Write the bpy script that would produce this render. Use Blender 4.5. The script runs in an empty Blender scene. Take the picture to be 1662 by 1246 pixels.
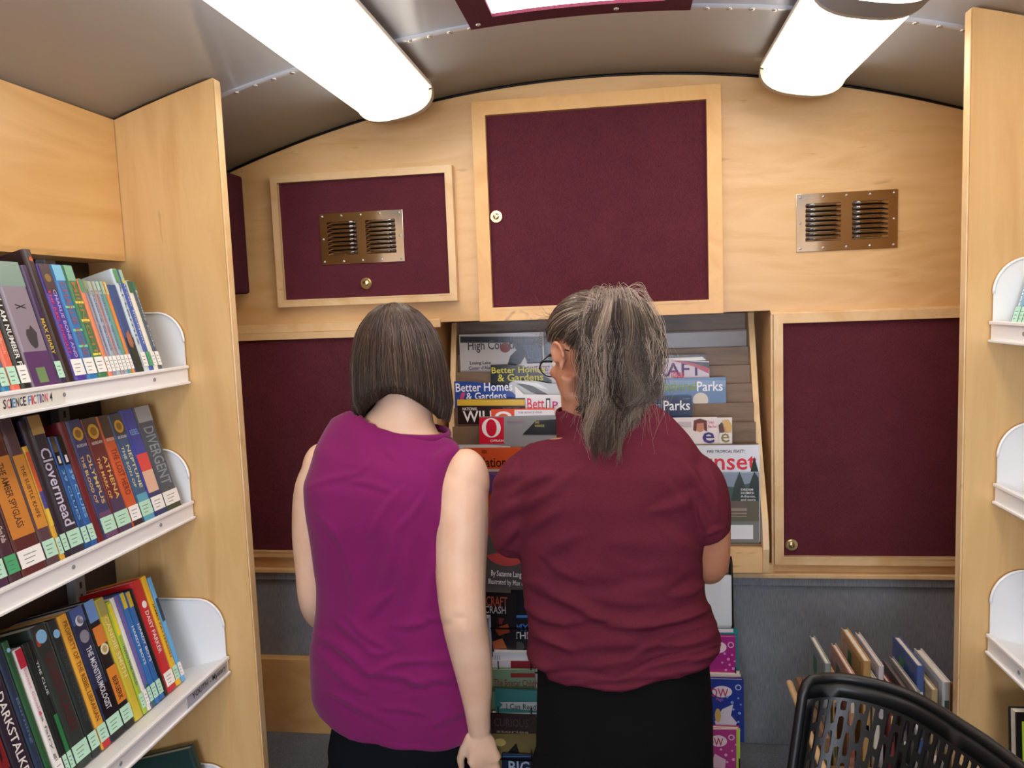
import bpy, bmesh, math, random
import numpy as np
from mathutils import Vector, Matrix
random.seed(7); rng=np.random.default_rng(7)
S=bpy.context.scene; COL=S.collection
# ---------------- camera, world, exposure ----------------
FPX=1280.
_dY=np.array([179,-133,1280.]);_dY/=np.linalg.norm(_dY)
_dZ=-np.array([490,12976,1280.]);_dZ-=_dY*(_dZ@_dY);_dZ/=np.linalg.norm(_dZ)
_dX=np.cross(_dY,_dZ)
CM=np.stack([_dX,_dY,_dZ],1)          # world -> camera (right, down, forward)
CP=np.array([0,0,1.55])
cam=bpy.data.cameras.new('camera'); camo=bpy.data.objects.new('camera',cam); COL.objects.link(camo)
cam.sensor_width=36; cam.lens=36*FPX/1662; cam.clip_start=.02
_m=Matrix(((CM[0][0],-CM[1][0],-CM[2][0],0),(CM[0][1],-CM[1][1],-CM[2][1],0),(CM[0][2],-CM[1][2],-CM[2][2],1.55),(0,0,0,1)))
camo.matrix_world=_m; S.camera=camo
S.view_settings.view_transform='Standard'; S.view_settings.look='None'; S.view_settings.gamma=1; S.view_settings.use_curve_mapping=False
S.view_settings.exposure=0.0
W=bpy.data.worlds.new('world'); S.world=W; W.use_nodes=True
W.node_tree.nodes['Background'].inputs[0].default_value=(.75,.85,1,1); W.node_tree.nodes['Background'].inputs[1].default_value=1.0
LIGHT=7.0      # strength of the fluorescent diffusers
DAY=26.0       # daylight seen through the roof hatch and the front window
def P(px,py,Y):
    d=CM.T@np.array([px-831,py-623,FPX]); t=(Y-CP[1])/d[1]; return Vector(CP+d*t)
def PX(px,py,X):
    d=CM.T@np.array([px-831,py-623,FPX]); t=(X-CP[0])/d[0]; return Vector(CP+d*t)
def PZ(px,py,Z):
    d=CM.T@np.array([px-831,py-623,FPX]); t=(Z-CP[2])/d[2]; return Vector(CP+d*t)
def proj(a):
    c=(np.asarray(a)-CP)@CM.T; return 831+FPX*c[:,0]/c[:,2], 623+FPX*c[:,1]/c[:,2]
D=2.25; YB=1.65; XL=-1.22; XR=1.02; YF=-2.2
def zc(x): return 2.1695-.02384*x-.16662*x*x
# ---------------- materials ----------------
def lin(c):
    if isinstance(c,str):
        c=c.lstrip('#'); c=[int(c[i:i+2],16)/255 for i in (0,2,4)]
    return [(v/12.92 if v<=.04045 else ((v+.055)/1.055)**2.4) for v in c]
_mc={}
def base(name,color,rough=.5,metal=0,**kw):
    m=bpy.data.materials.new(name); m.use_nodes=True; b=m.node_tree.nodes['Principled BSDF']
    b.inputs['Base Color'].default_value=(*lin(color),1); b.inputs['Roughness'].default_value=rough; b.inputs['Metallic'].default_value=metal
    for k,v in kw.items(): b.inputs[k.replace('_',' ')].default_value=v
    return m
def cm(color,rough=.38):
    k=(color,rough)
    if k not in _mc:
        m=base('paint_'+color.strip('#'),color,rough)
        nt=m.node_tree; n=nt.nodes.new('ShaderNodeTexNoise'); n.inputs['Scale'].default_value=60; n.inputs['Detail'].default_value=2
        bp=nt.nodes.new('ShaderNodeBump'); bp.inputs['Strength'].default_value=.04; bp.inputs['Distance'].default_value=.01
        nt.links.new(n.outputs['Fac'],bp.inputs['Height']); nt.links.new(bp.outputs[0],nt.nodes['Principled BSDF'].inputs['Normal'])
        _mc[k]=m
    return _mc[k]
def ramp(nt,stops):
    r=nt.nodes.new('ShaderNodeValToRGB'); e=r.color_ramp.elements
    while len(e)<len(stops): e.new(.5)
    for i,(p,c) in enumerate(stops): e[i].position=p; e[i].color=(*lin(c),1)
    return r
def wood(name,c1,c2,grain,rough=.38,dark='#8a5f36',vary=True):
    m=base(name,c1,rough); nt=m.node_tree; L=nt.links; b=nt.nodes['Principled BSDF']; b.inputs['Coat Weight'].default_value=.12; b.inputs['Coat Roughness'].default_value=.25
    tc=nt.nodes.new('ShaderNodeTexCoord'); mp=nt.nodes.new('ShaderNodeMapping')
    mp.inputs['Scale'].default_value=grain; L.new(tc.outputs['Object'],mp.inputs['Vector'])
    n=nt.nodes.new('ShaderNodeTexNoise'); n.inputs['Scale'].default_value=1; n.inputs['Detail'].default_value=7; n.inputs['Roughness'].default_value=.6; n.inputs['Distortion'].default_value=.7
    L.new(mp.outputs[0],n.inputs['Vector'])
    r=ramp(nt,[(.28,c2),(.5,c1),(.75,c2)]); L.new(n.outputs['Fac'],r.inputs['Fac'])
    # small darker mineral streaks of maple
    mp2=nt.nodes.new('ShaderNodeMapping'); mp2.inputs['Scale'].default_value=[g*1.6 for g in grain]; mp2.inputs['Location'].default_value=(3,7,2); L.new(tc.outputs['Object'],mp2.inputs['Vector'])
    n2=nt.nodes.new('ShaderNodeTexNoise'); n2.inputs['Scale'].default_value=1; n2.inputs['Detail'].default_value=3; n2.inputs['Distortion'].default_value=1.6; L.new(mp2.outputs[0],n2.inputs['Vector'])
    r2=ramp(nt,[(.70,'#000000'),(.78,'#ffffff')]); L.new(n2.outputs['Fac'],r2.inputs['Fac'])
    mu=nt.nodes.new('ShaderNodeMath'); mu.operation='MULTIPLY'; mu.inputs[1].default_value=.55; L.new(r2.outputs[0],mu.inputs[0])
    mx=nt.nodes.new('ShaderNodeMix'); mx.data_type='RGBA'; L.new(mu.outputs[0],mx.inputs[0]); L.new(r.outputs[0],mx.inputs[6]); mx.inputs[7].default_value=(*lin(dark),1)
    L.new(mx.outputs[2],b.inputs['Base Color'])
    bp=nt.nodes.new('ShaderNodeBump'); bp.inputs['Strength'].default_value=.05; bp.inputs['Distance'].default_value=.005; L.new(n.outputs['Fac'],bp.inputs['Height']); L.new(bp.outputs[0],b.inputs['Normal'])
    return m
def fabric(name,c1,c2,scale=700,rough=.95,bump=.35,aniso=(1,1,1),mix=(.35,.65)):
    m=base(name,c1,rough); nt=m.node_tree; L=nt.links; b=nt.nodes['Principled BSDF']
    b.inputs['Specular IOR Level'].default_value=.15
    tc=nt.nodes.new('ShaderNodeTexCoord'); mp=nt.nodes.new('ShaderNodeMapping'); mp.inputs['Scale'].default_value=aniso; L.new(tc.outputs['Object'],mp.inputs[0])
    n=nt.nodes.new('ShaderNodeTexNoise'); n.inputs['Scale'].default_value=scale; n.inputs['Detail'].default_value=3; L.new(mp.outputs[0],n.inputs['Vector'])
    n2=nt.nodes.new('ShaderNodeTexNoise'); n2.inputs['Scale'].default_value=14; n2.inputs['Detail'].default_value=3; L.new(tc.outputs['Object'],n2.inputs['Vector'])
    ad=nt.nodes.new('ShaderNodeMath'); ad.operation='MULTIPLY_ADD'; ad.inputs[1].default_value=.75; L.new(n.outputs['Fac'],ad.inputs[0])
    m2=nt.nodes.new('ShaderNodeMath'); m2.operation='MULTIPLY'; m2.inputs[1].default_value=.25; L.new(n2.outputs['Fac'],m2.inputs[0]); L.new(m2.outputs[0],ad.inputs[2])
    r=ramp(nt,[(mix[0],c2),(mix[1],c1)]); L.new(ad.outputs[0],r.inputs['Fac']); L.new(r.outputs[0],b.inputs['Base Color'])
    bp=nt.nodes.new('ShaderNodeBump'); bp.inputs['Strength'].default_value=bump; bp.inputs['Distance'].default_value=.001; L.new(n.outputs['Fac'],bp.inputs['Height']); L.new(bp.outputs[0],b.inputs['Normal'])
    return m
def emis(name,color,st):
    m=bpy.data.materials.new(name); m.use_nodes=True; nt=m.node_tree; nt.nodes.clear()
    e=nt.nodes.new('ShaderNodeEmission'); e.inputs[0].default_value=(*lin(color),1); e.inputs[1].default_value=st
    o=nt.nodes.new('ShaderNodeOutputMaterial'); nt.links.new(e.outputs[0],o.inputs[0]); return m
def clear(name,tint='#ffffff',fac=.12,rough=.06):
    m=bpy.data.materials.new(name); m.use_nodes=True; nt=m.node_tree; nt.nodes.clear(); L=nt.links
    t=nt.nodes.new('ShaderNodeBsdfTransparent'); t.inputs[0].default_value=(*lin(tint),1)
    g=nt.nodes.new('ShaderNodeBsdfGlossy'); g.inputs['Roughness'].default_value=rough
    x=nt.nodes.new('ShaderNodeMixShader'); x.inputs[0].default_value=fac
    o=nt.nodes.new('ShaderNodeOutputMaterial'); L.new(t.outputs[0],x.inputs[1]); L.new(g.outputs[0],x.inputs[2]); L.new(x.outputs[0],o.inputs[0]); return m
MAPLE_H=wood('maple_ply_wall','#e3bb84','#d3a568',(2.2,2.2,13))
MAPLE_V=wood('maple_ply_upright','#deb67c','#cd9f63',(12,12,1.3))
MAPLE_L=wood('maple_ply_lengthwise','#dfb377','#cf9e5f',(6,1.6,10))
MAPLE_T=wood('maple_trim','#e6c594','#d6ac72',(6,6,6))
MAPLE_Y=wood('pine_trim','#e8b974','#d99f57',(5,5,5))
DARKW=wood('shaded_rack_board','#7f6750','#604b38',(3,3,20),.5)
MAROON=fabric('maroon_carpet_fabric','#68303a','#481f28',scale=520,aniso=(1,1,.35),mix=(.25,.75),bump=.5)
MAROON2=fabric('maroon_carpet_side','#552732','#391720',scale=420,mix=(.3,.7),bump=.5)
GREYC=fabric('grey_ribbed_carpet','#979ca3','#6f757d',scale=300,aniso=(1.6,1.6,.12),mix=(.3,.7),bump=.5)
GREYF=fabric('grey_floor_carpet','#7a818a','#5a6068',scale=300,mix=(.3,.7),bump=.5)
CEIL=base('painted_aluminium','#c9d0dd',.21,.12); CEIL.node_tree.nodes['Principled BSDF'].inputs['Coat Weight'].default_value=.35; CEIL.node_tree.nodes['Principled BSDF'].inputs['Coat Roughness'].default_value=.12
def _cb():
    nt=CEIL.node_tree; n=nt.nodes.new('ShaderNodeTexNoise'); n.inputs['Scale'].default_value=3.; n.inputs['Detail'].default_value=2; bp=nt.nodes.new('ShaderNodeBump'); bp.inputs['Strength'].default_value=.12; bp.inputs['Distance'].default_value=.05
    nt.links.new(n.outputs['Fac'],bp.inputs['Height']); nt.links.new(bp.outputs[0],nt.nodes['Principled BSDF'].inputs['Normal'])
_cb()
RIVET=base('rivet_metal','#c9c5bd',.25,.7)
WHITE=base('white_enamel_metal','#f3f3f3',.32); WHITE2=base('white_plastic','#e6e4dc',.4)
STEEL=base('polished_steel','#cfc9bd',.12,1.0); DARKIN=base('louvre_dark','#2b2622',.35,.6); BRASS=base('polished_brass','#eadfae',.18,1.0)
BLACKP=base('black_plastic','#0c0c0d',.42); BLACKW=base('black_wire','#0b0b0c',.35,.4)
DARKBACK=base('dark_metal_back','#3b3128',.6); GREYM=base('grey_painted_metal','#8c8f92',.45)
DIFF=emis('fluorescent_diffuser','#fff3df',LIGHT); HATCH=emis('daylit_hatch','#f3e4f6',DAY*.35); WINL=emis('daylight_window','#e6eeff',DAY*.7)
ENDCAP=base('frosted_end_cap','#b9b2a4',.4)
ACRYL=clear('clear_acrylic','#f6f6f8',.035,.3); PAGES=fabric('paper_pages','#efe9dc','#cfc7b6',scale=500,aniso=(3,.1,.1),bump=.1)
# ---------------- mesh helpers ----------------
def link(name,me,mats,parent=None,smooth=False):
    o=bpy.data.objects.new(name,me); COL.objects.link(o)
    for m in (mats if isinstance(mats,(list,tuple)) else [mats]): me.materials.append(m)
    if smooth: me.polygons.foreach_set('use_smooth',[True]*len(me.polygons))
    if parent: o.parent=parent
    return o
def T(o,label,cat,group=None):
    o['label']=label; o['category']=cat
    if group: o['group']=group
    return o
def ST(o): o['kind']='structure'; return o
def empty(name,loc=(0,0,0),rot=(0,0,0)):
    o=bpy.data.objects.new(name,None); o.empty_display_size=.05; COL.objects.link(o); o.location=loc; o.rotation_euler=rot; return o
class MB:
    """collects shapes (with material slots) into one mesh"""
    def __init__(s): s.bm=bmesh.new(); s.mats=[]
    def mi(s,m):
        if m not in s.mats: s.mats.append(m)
        return s.mats.index(m)
    def faces(s,vs,fs,m=None,smooth=False):
        i=s.mi(m) if m else 0
        bv=[s.bm.verts.new(v) for v in vs]
        for f in fs:
            try:
                q=s.bm.faces.new([bv[k] for k in f]); q.material_index=i; q.smooth=smooth
            except ValueError: pass
        return bv
    def box(s,a,b,m=None,bev=0,mat=None):
        x0,y0,z0=a; x1,y1,z1=b
        if x0>x1:x0,x1=x1,x0
        if y0>y1:y0,y1=y1,y0
        if z0>z1:z0,z1=z1,z0
        t=bmesh.new(); bmesh.ops.create_cube(t,size=1)
        bmesh.ops.scale(t,vec=(x1-x0,y1-y0,z1-z0),verts=t.verts); bmesh.ops.translate(t,vec=((x0+x1)/2,(y0+y1)/2,(z0+z1)/2),verts=t.verts)
        if bev>0: bmesh.ops.bevel(t,geom=t.edges[:],offset=min(bev,.45*min(x1-x0,y1-y0,z1-z0)),segments=2,affect='EDGES',profile=.5)
        if mat is not None: bmesh.ops.transform(t,matrix=mat,verts=t.verts)
        s.take(t,m)
    def take(s,t,m,smooth=False):
        i=s.mi(m) if m else 0; mp={}
        for v in t.verts: mp[v]=s.bm.verts.new(v.co)
        for f in t.faces:
            q=s.bm.faces.new([mp[v] for v in f.verts]); q.material_index=i; q.smooth=smooth
        t.free()
    def poly(s,pts,m,smooth=False): s.faces(pts,[list(range(len(pts)))],m,smooth)
    def prism(s,pts,vec,m,smooth=False):
        n=len(pts); v=[Vector(p) for p in pts]; w=[p+Vector(vec) for p in v]
        fs=[list(range(n)),list(range(2*n-1,n-1,-1))]+[[i,(i+n),(i+1)%n+n,(i+1)%n] for i in range(n)]
        s.faces(v+w,fs,m,smooth)
    def tube(s,pts,r,m=None,seg=10,closed=False,cap=True,smooth=True,ry=None,side=(1,0,0),exp=2):
        pts=[Vector(p) for p in pts]; n=len(pts)
        rs=r if isinstance(r,(list,tuple)) else [r]*n; rys=ry if isinstance(ry,(list,tuple)) else ([ry]*n if ry else rs)
        vs=[]; sd=Vector(side)
        for k,p in enumerate(pts):
            a=pts[(k-1)%n] if (k>0 or closed) else p; b=pts[(k+1)%n] if (k<n-1 or closed) else p
            t=(b-a).normalized(); u=sd-t*sd.dot(t)
            if u.length<1e-3: u=Vector((0,1,0))-t*t.y
            u.normalize(); w=t.cross(u)
            for j in range(seg):
                an=2*math.pi*j/seg; c,si=math.cos(an),math.sin(an)
                if exp!=2: c=math.copysign(abs(c)**(2/exp),c); si=math.copysign(abs(si)**(2/exp),si)
                vs.append(p+u*c*rs[k]+w*si*rys[k])
            sd=u if side is None else Vector(side)
            if abs(t.dot(Vector(side).normalized()))>.9: sd=u
        fs=[]
        for k in range(n if closed else n-1):
            for j in range(seg):
                a=k*seg+j; b=k*seg+(j+1)%seg; c=((k+1)%n)*seg+(j+1)%seg; d=((k+1)%n)*seg+j; fs.append([a,b,c,d])
        if cap and not closed:
            fs.append(list(range(seg))[::-1]); fs.append([(n-1)*seg+j for j in range(seg)])
        s.faces(vs,fs,m,smooth)
    def sph(s,c,r,m=None,seg=20,rot=None,smooth=True):
        t=bmesh.new(); bmesh.ops.create_uvsphere(t,u_segments=seg,v_segments=max(6,seg//2),radius=1)
        rr=(r,r,r) if not isinstance(r,(list,tuple)) else r
        M=Matrix.Translation(c)@(rot.to_4x4() if rot else Matrix.Identity(4))@Matrix.Diagonal((*rr,1))
        bmesh.ops.transform(t,matrix=M,verts=t.verts); s.take(t,m,smooth)
    def cyl(s,c,r,h,axis='Z',m=None,seg=20,r2=None):
        t=bmesh.new(); bmesh.ops.create_cone(t,cap_ends=True,segments=seg,radius1=r,radius2=r if r2 is None else r2,depth=h)
        R={'Z':Matrix.Identity(4),'X':Matrix.Rotation(math.pi/2,4,'Y'),'Y':Matrix.Rotation(math.pi/2,4,'X')}[axis]
        bmesh.ops.transform(t,matrix=Matrix.Translation(c)@R,verts=t.verts); s.take(t,m)
    def build(s,name,parent=None,mats=None,recalc=True):
        if recalc: bmesh.ops.recalc_face_normals(s.bm,faces=s.bm.faces)
        me=bpy.data.meshes.new(name); s.bm.to_mesh(me); s.bm.free()
        return link(name,me,mats or (s.mats if s.mats else [WHITE]),parent)
# writing: glyph outlines cached as flat meshes, then laid onto surfaces
_gc={}
def glyph(s):
    if s not in _gc:
        c=bpy.data.curves.new('t','FONT'); c.body=s; c.size=1; c.resolution_u=2; c.offset=.012
        o=bpy.data.objects.new('t',c); me=bpy.data.meshes.new_from_object(o)
        v=np.array([p.co[:] for p in me.vertices]) if len(me.vertices) else np.zeros((1,3))
        fs=[list(p.vertices) for p in me.polygons]
        lo=v.min(0); hi=v.max(0)
        _gc[s]=((v-lo),fs,hi-lo); bpy.data.objects.remove(o); bpy.data.curves.remove(c); bpy.data.meshes.remove(me)
    return _gc[s]
def text(mb,s,o,u,v,w,h,m):
    """writes s in the box with lower-left corner o, width w along u and height h along v"""
    vs,fs,sz=glyph(s); o=Vector(o);u=Vector(u);v=Vector(v)
    if sz[0]==0: return
    pts=[o+u*(p[0]/sz[0]*w)+v*(p[1]/sz[1]*h) for p in vs]
    mb.faces(pts,fs,m)
def disc(mb,c,u,v,r,m,r2=None,n=24,a0=0,a1=2*math.pi):
    c=Vector(c);u=Vector(u);v=Vector(v); r2=r2 or r
    mb.poly([c+u*r*math.cos(a0+(a1-a0)*k/n)+v*r2*math.sin(a0+(a1-a0)*k/n) for k in range(n)],m)
# ---------------- setting ----------------
def ceil_pts(y,off=0,x0=XL,x1=XR,n=40):
    return [(x0+(x1-x0)*i/n,y,zc(x0+(x1-x0)*i/n)+off) for i in range(n+1)]
mb=MB(); a=ceil_pts(YF);b=ceil_pts(D+.3);a2=ceil_pts(YF,.03);b2=ceil_pts(D+.3,.03); n=41
mb.faces(a+b+a2+b2,[[i,i+1,i+1+n,i+n] for i in range(n-1)]+[[i+2*n,i+3*n,i+1+3*n,i+1+2*n] for i in range(n-1)]+[[i,i+2*n,i+1+2*n,i+1] for i in range(n-1)]+[[i+n,i+1+n,i+1+3*n,i+3*n] for i in range(n-1)]+[[0,n,3*n,2*n],[n-1,3*n-1,4*n-1,2*n-1]],CEIL,True)
ceiling=ST(mb.build('ceiling',recalc=False))
for ys in (1.77,.62,-.55):
    mb=MB(); w=.022
    for (y0,y1,off) in ((ys-w,ys+w,-.0012),):
        p=ceil_pts(y0,off,XL+.01,XR-.01);q=ceil_pts(y1,off,XL+.01,XR-.01);p2=ceil_pts(y0,.001,XL+.01,XR-.01);q2=ceil_pts(y1,.001,XL+.01,XR-.01)
        mb.faces(p+q+p2+q2,[[i,i+1,i+1+n,i+n] for i in range(n-1)]+[[i,i+2*n,i+1+2*n,i+1] for i in range(n-1)]+[[i+n,i+1+n,i+1+3*n,i+3*n] for i in range(n-1)],CEIL,True)
    mb.build('seam_strip',ceiling)
    mb=MB(); x=XL+.03
    while x<XR-.02:
        for dy in (-.0,):
            mb.sph((x,ys+dy,zc(x)-.002),(.0065,.0065,.0035),RIVET,10)
        x+=.046
    mb.build('rivets',ceiling)
# side and end walls
mb=MB(); mb.box((XL-.03,YF,0),(XL,D+.3,zc(XL)),MAPLE_L); ST(mb.build('wall_left'))
mb=MB(); mb.box((XR,YF,0),(XR+.03,D+.3,zc(XR)),MAPLE_L); ST(mb.build('wall_right'))
mb=MB()
g=[(x,YF-.03,z) for x,_,z in ceil_pts(0)]
mb.prism([(XL,YF-.03,0),(XR,YF-.03,0)]+[(x,y,z+.02) for x,y,z in g[::-1]],(0,.03,0),MAPLE_H); ST(mb.build('wall_front'))
mb=MB(); mb.box((-.85,YF+.002,1.0),(.7,YF+.02,1.75),WINL); w1=ST(mb.build('window_1'))
mb=MB()
for a_,b_ in (((-.9,.95),(.75,1.0)),((-.9,1.75),(.75,1.8)),((-.9,1.0),(-.85,1.75)),((.7,1.0),(.75,1.75)),((-.1,1.0),(-.05,1.75))): mb.box((a_[0],YF+.002,a_[1]),(b_[0],YF+.04,b_[1]),GREYM)
mb.build('window_frame',w1)
mb=MB(); mb.box((XL,YF,-.05),(XR,D+.3,0),GREYF); ST(mb.build('floor'))
mb=MB(); mb.box((XL,1.985,.0),(XR,D,.262),GREYF,.008); ST(mb.build('floor_step'))
# back wall with the opening for the magazine rack
RX0,RX1,RZ0,RZ1=-.543,.401,.775,1.512
mb=MB(); N=44; xs=sorted(set([XL+(XR-XL)*i/N for i in range(N+1)]+[RX0,RX1]))
for i in range(len(xs)-1):
    x0,x1=xs[i],xs[i+1]; 
    zl=RZ1 if (x0>=RX0-1e-6 and x1<=RX1+1e-6) else .765
    mb.faces([(x0,D,zl),(x1,D,zl),(x1,D,zc(x1)+.02),(x0,D,zc(x0)+.02),(x0,D+.02,zl),(x1,D+.02,zl),(x1,D+.02,zc(x1)+.02),(x0,D+.02,zc(x0)+.02)],[[0,1,2,3],[4,7,6,5],[0,4,5,1]],MAPLE_H)
    mb.faces([(x0,D,0),(x1,D,0),(x1,D,.765),(x0,D,.765)],[[0,1,2,3]],GREYC)
RB=D+.27
mb.faces([(RX0,D,RZ1),(RX1,D,RZ1),(RX1,RB,RZ1),(RX0,RB,RZ1),(RX0,D,.765),(RX1,D,.765),(RX1,RB,.765),(RX0,RB,.765)],[[0,1,2,3],[4,7,6,5],[0,3,7,4],[1,5,6,2],[3,2,6,7]],MAPLE_H)
ST(mb.build('wall_back'))
# dark line where the end wall meets the ceiling skin
mb=MB(); mb.tube([(x,D-.003,z-.003) for x,_,z in ceil_pts(0,0,XL+.01,XR-.01)],.003,BLACKW,6); ST(mb.build('trim_1'))
# trims: ledge above the grey carpet, grey cap, strip above lower doors, posts
mb=MB(); mb.box((XL,D-.022,.762),(XR,D,.775),MAPLE_T,.002); ST(mb.build('trim_2'))
mb=MB(); mb.box((XL,D-.012,.736),(XR,D,.762),GREYC,.003); ST(mb.build('trim_3'))
mb=MB(); mb.box((RX1,D-.006,.775),(RX1+.005,D,1.506),MAPLE_T); ST(mb.build('trim_4'))
mb=MB(); mb.box((XL,D-.012,1.497),(RX0+.02,D,1.522),MAPLE_T,.002); ST(mb.build('trim_5'))
mb=MB(); mb.box((RX1,D-.008,1.499),(XR,D,1.507),MAPLE_T,.001); ST(mb.build('trim_6'))
mb=MB(); mb.box((RX0-.02,D-.03,.775),(RX0+.0,D,1.497),MAPLE_T,.002); ST(mb.build('trim_7'))
mb=MB(); mb.box((RX0,D-.02,.775),(RX1,D+.005,.80),MAPLE_T,.002); ST(mb.build('trim_8'))
# wooden kick board under the grey carpet on the left
mb=MB(); mb.box((XL+.002,D-.045,.245),(-.56,D-.02,.498),MAPLE_L,.003); mb.box((XL+.002,D-.02,.27),(-.58,D,.49),MAPLE_L)
T(mb.build('kick_board'),'pale maple kick board under the grey carpet at lower left','board')
# ---------------- framed doors and vents on the end wall ----------------
def frame(mb,x0,x1,z0,z1,w,t,m,y=D,c=.004):
    def seg(p):  # mitred moulding, outer/inner polygon extruded
        mb.prism([(a,y-t,b) for a,b in p],(0,t,0),m)
    seg([(x0,z0),(x1,z0),(x1-w,z0+w),(x0+w,z0+w)]); seg([(x0,z1),(x0+w,z1-w),(x1-w,z1-w),(x1,z1)])
    seg([(x0,z0),(x0+w,z0+w),(x0+w,z1-w),(x0,z1)]); seg([(x1,z0),(x1,z1),(x1-w,z1-w),(x1-w,z0+w)])
    # small raised inner lip for a profiled edge
    for a_,b_ in (((x0+w*.8,z0+w*.8),(x1-w*.8,z0+w)),((x0+w*.8,z1-w),(x1-w*.8,z1-w*.8)),((x0+w*.8,z0+w),(x0+w,z1-w)),((x1-w,z0+w),(x1-w*.8,z1-w))):
        mb.box((a_[0],y-t-.0015,a_[1]),(b_[0],y-t+.002,b_[1]),m)
def knob(parent,x,z,y,label='brass latch',kw=True,m=None):
    m=m or BRASS; mb=MB(); mb.cyl((x,y-.003,z),.0165,.006,'Y',m,28); mb.cyl((x,y-.007,z),.0125,.004,'Y',m,28,r2=.014); mb.sph((x,y-.009,z),(.009,.004,.009),m,16)
    if kw: mb.box((x-.0015,y-.016,z-.007),(x+.0015,y-.008,z+.007),m,.0005)
    o=mb.build('latch',parent); o['label']=label; return o
def door(name,label,x0,x1,z0,z1,w,t,fm,lat,y=D,pm=None):
    e=T(empty(name,((x0+x1)/2,y,z0)),label,'cabinet door')
    mb=MB(); frame(mb,x0,x1,z0,z1,w,t,fm,y); f=mb.build('frame',e); 
    mb=MB(); mb.box((x0+w*.7,y-t*.55,z0+w*.7),(x1-w*.7,y,z1-w*.7),pm or MAROON); p=mb.build('panel',e)
    for o in (f,p): o.matrix_parent_inverse=Matrix.Translation(-Vector(e.location))
    if lat:
        k=knob(e,lat[0],lat[1],y-t*.55); k.matrix_parent_inverse=Matrix.Translation(-Vector(e.location))
    return e
def vent(x0,x1,z0,z1,y,label,parent=None):
    if parent: e=empty('vent',(0,0,0)); e.parent=parent; e.matrix_parent_inverse=parent.matrix_basis.inverted(); e['label']=label
    else: e=T(empty('vent'),label,'vent')
    mb=MB(); mb.box((x0,y-.003,z0),(x1,y,z1),STEEL,.001); mb.build('plate',e)
    w=x1-x0;h=z1-z0
    mb=MB()
    for cx in (x0+w*.27,x0+w*.73):
        for k in range(8):
            zz=z1-h*(.17+.66*(k+.5)/8); hw=w*.175; hh=h*.66/8
            # louvre hood: quarter-round bulge, open underneath
            prof=[(0,hh*.42),(.006,hh*.30),(.009,0),(.0095,-hh*.28)]
            for i,(sx0,sx1) in enumerate([(-1,1)]):
                vs=[];
                for (dy,dz) in prof:
                    k2=1-.10*(1-min(1,dy/.006)) if dy<.006 else .93
                    for s_ in np.linspace(-1,1,9):
                        e_=1-max(0,abs(s_)-.75)/.25*.75
                        vs.append((cx+s_*hw,y-.003-dy*e_,zz-dz))
                fs=[[r*9+c,r*9+c+1,(r+1)*9+c+1,(r+1)*9+c] for r in range(3) for c in range(8)]
                mb.faces(vs,fs,STEEL,True)
            mb.box((cx-hw*.98,y-.0045,zz-hh*.22),(cx+hw*.98,y-.0032,zz+hh*.47),DARKIN)
    o=mb.build('louvres',e,recalc=False)
    for fx,fz in [(.04,.06),(.27,.06),(.5,.06),(.73,.06),(.96,.06),(.04,.94),(.27,.94),(.5,.94),(.73,.94),(.96,.94),(.04,.5),(.96,.5)]:
        mb=MB(); mb.sph((x0+w*fx,y-.0035,z0+h*fz),(.0035,.0025,.0035),RIVET,10); mb.build('screw',e)
    return e
dl=door('cabinet_door','maroon access door with a louvred vent and brass latch, upper left of end wall',-1.006,-.466,1.572,1.952,.021,.028,MAPLE_T,(-.735,1.632))
vent(-.868,-.617,1.690,1.838,D-.0155,'polished steel vent',dl)
door('cabinet_door','large maroon door in yellow wood frame at top centre of end wall',-.402,.272,1.510,2.116,.038,.034,MAPLE_Y,(-.345,1.802))
door('cabinet_door','maroon door behind the person in the sleeveless magenta top',-1.195,-.57,.812,1.497,.02,.022,MAPLE_T,None)
door('cabinet_door','maroon door right of the magazine rack with latch at bottom left',.406,.985,.802,1.500,.024,.024,MAPLE_T,(.452,.858))
vent(.469,.729,1.666,1.820,D-.001,'rectangular polished louvred vent screwed to the bare maple wall at right')
# maroon covered side cabinet on the left wall behind the bookcase
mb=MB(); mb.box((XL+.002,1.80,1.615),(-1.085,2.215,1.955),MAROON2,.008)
T(mb.build('wall_cabinet'),'dark maroon carpeted wall box beyond the left bookcase panel','cabinet')
# ---------------- roof hatch ----------------
e=T(empty('roof_hatch'),'maroon-rimmed roof hatch glowing with daylight at the top edge','hatch')
hx0,hx1,hy0,hy1=-.31,.155,1.28,1.752
def strip(mb,x0,x1,y0,y1,o0,o1,m):
    k=12; X=[x0+(x1-x0)*i/k for i in range(k+1)]
    vs=[(x,y,zc(x)+o) for (y,o) in ((y0,o0),(y1,o0),(y0,o1),(y1,o1)) for x in X]; n=k+1
    mb.faces(vs,[[i,i+1,i+1+n,i+n] for i in range(k)]+[[i+2*n,i+3*n,i+1+3*n,i+1+2*n] for i in range(k)]+[[i,i+2*n,i+1+2*n,i+1] for i in range(k)]+[[i+n,i+1+n,i+1+3*n,i+3*n] for i in range(k)]+[[0,n,3*n,2*n],[k,2*n+k,3*n+k,n+k]],m)
mb=MB(); fw=.055
for a_ in ((hx0,hx1,hy0,hy0+fw),(hx0,hx1,hy1-fw,hy1),(hx0,hx0+fw,hy0+fw,hy1-fw),(hx1-fw,hx1,hy0+fw,hy1-fw)): strip(mb,*a_,-.012,-.0005,MAROON)
mb.build('rim',e)
mb=MB(); strip(mb,hx0+fw,hx1-fw,hy0+fw,hy1-fw,-.005,-.001,HATCH); mb.build('diffuser_panel',e)
for px_,py_ in ((775,20),(1000,0)): 
    mb=MB()
    q=P(px_,py_,1.72); mb.sph((q.x,1.725,zc(q.x)-.013),(.006,.006,.003),RIVET,10); mb.build('screw',e)
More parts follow.
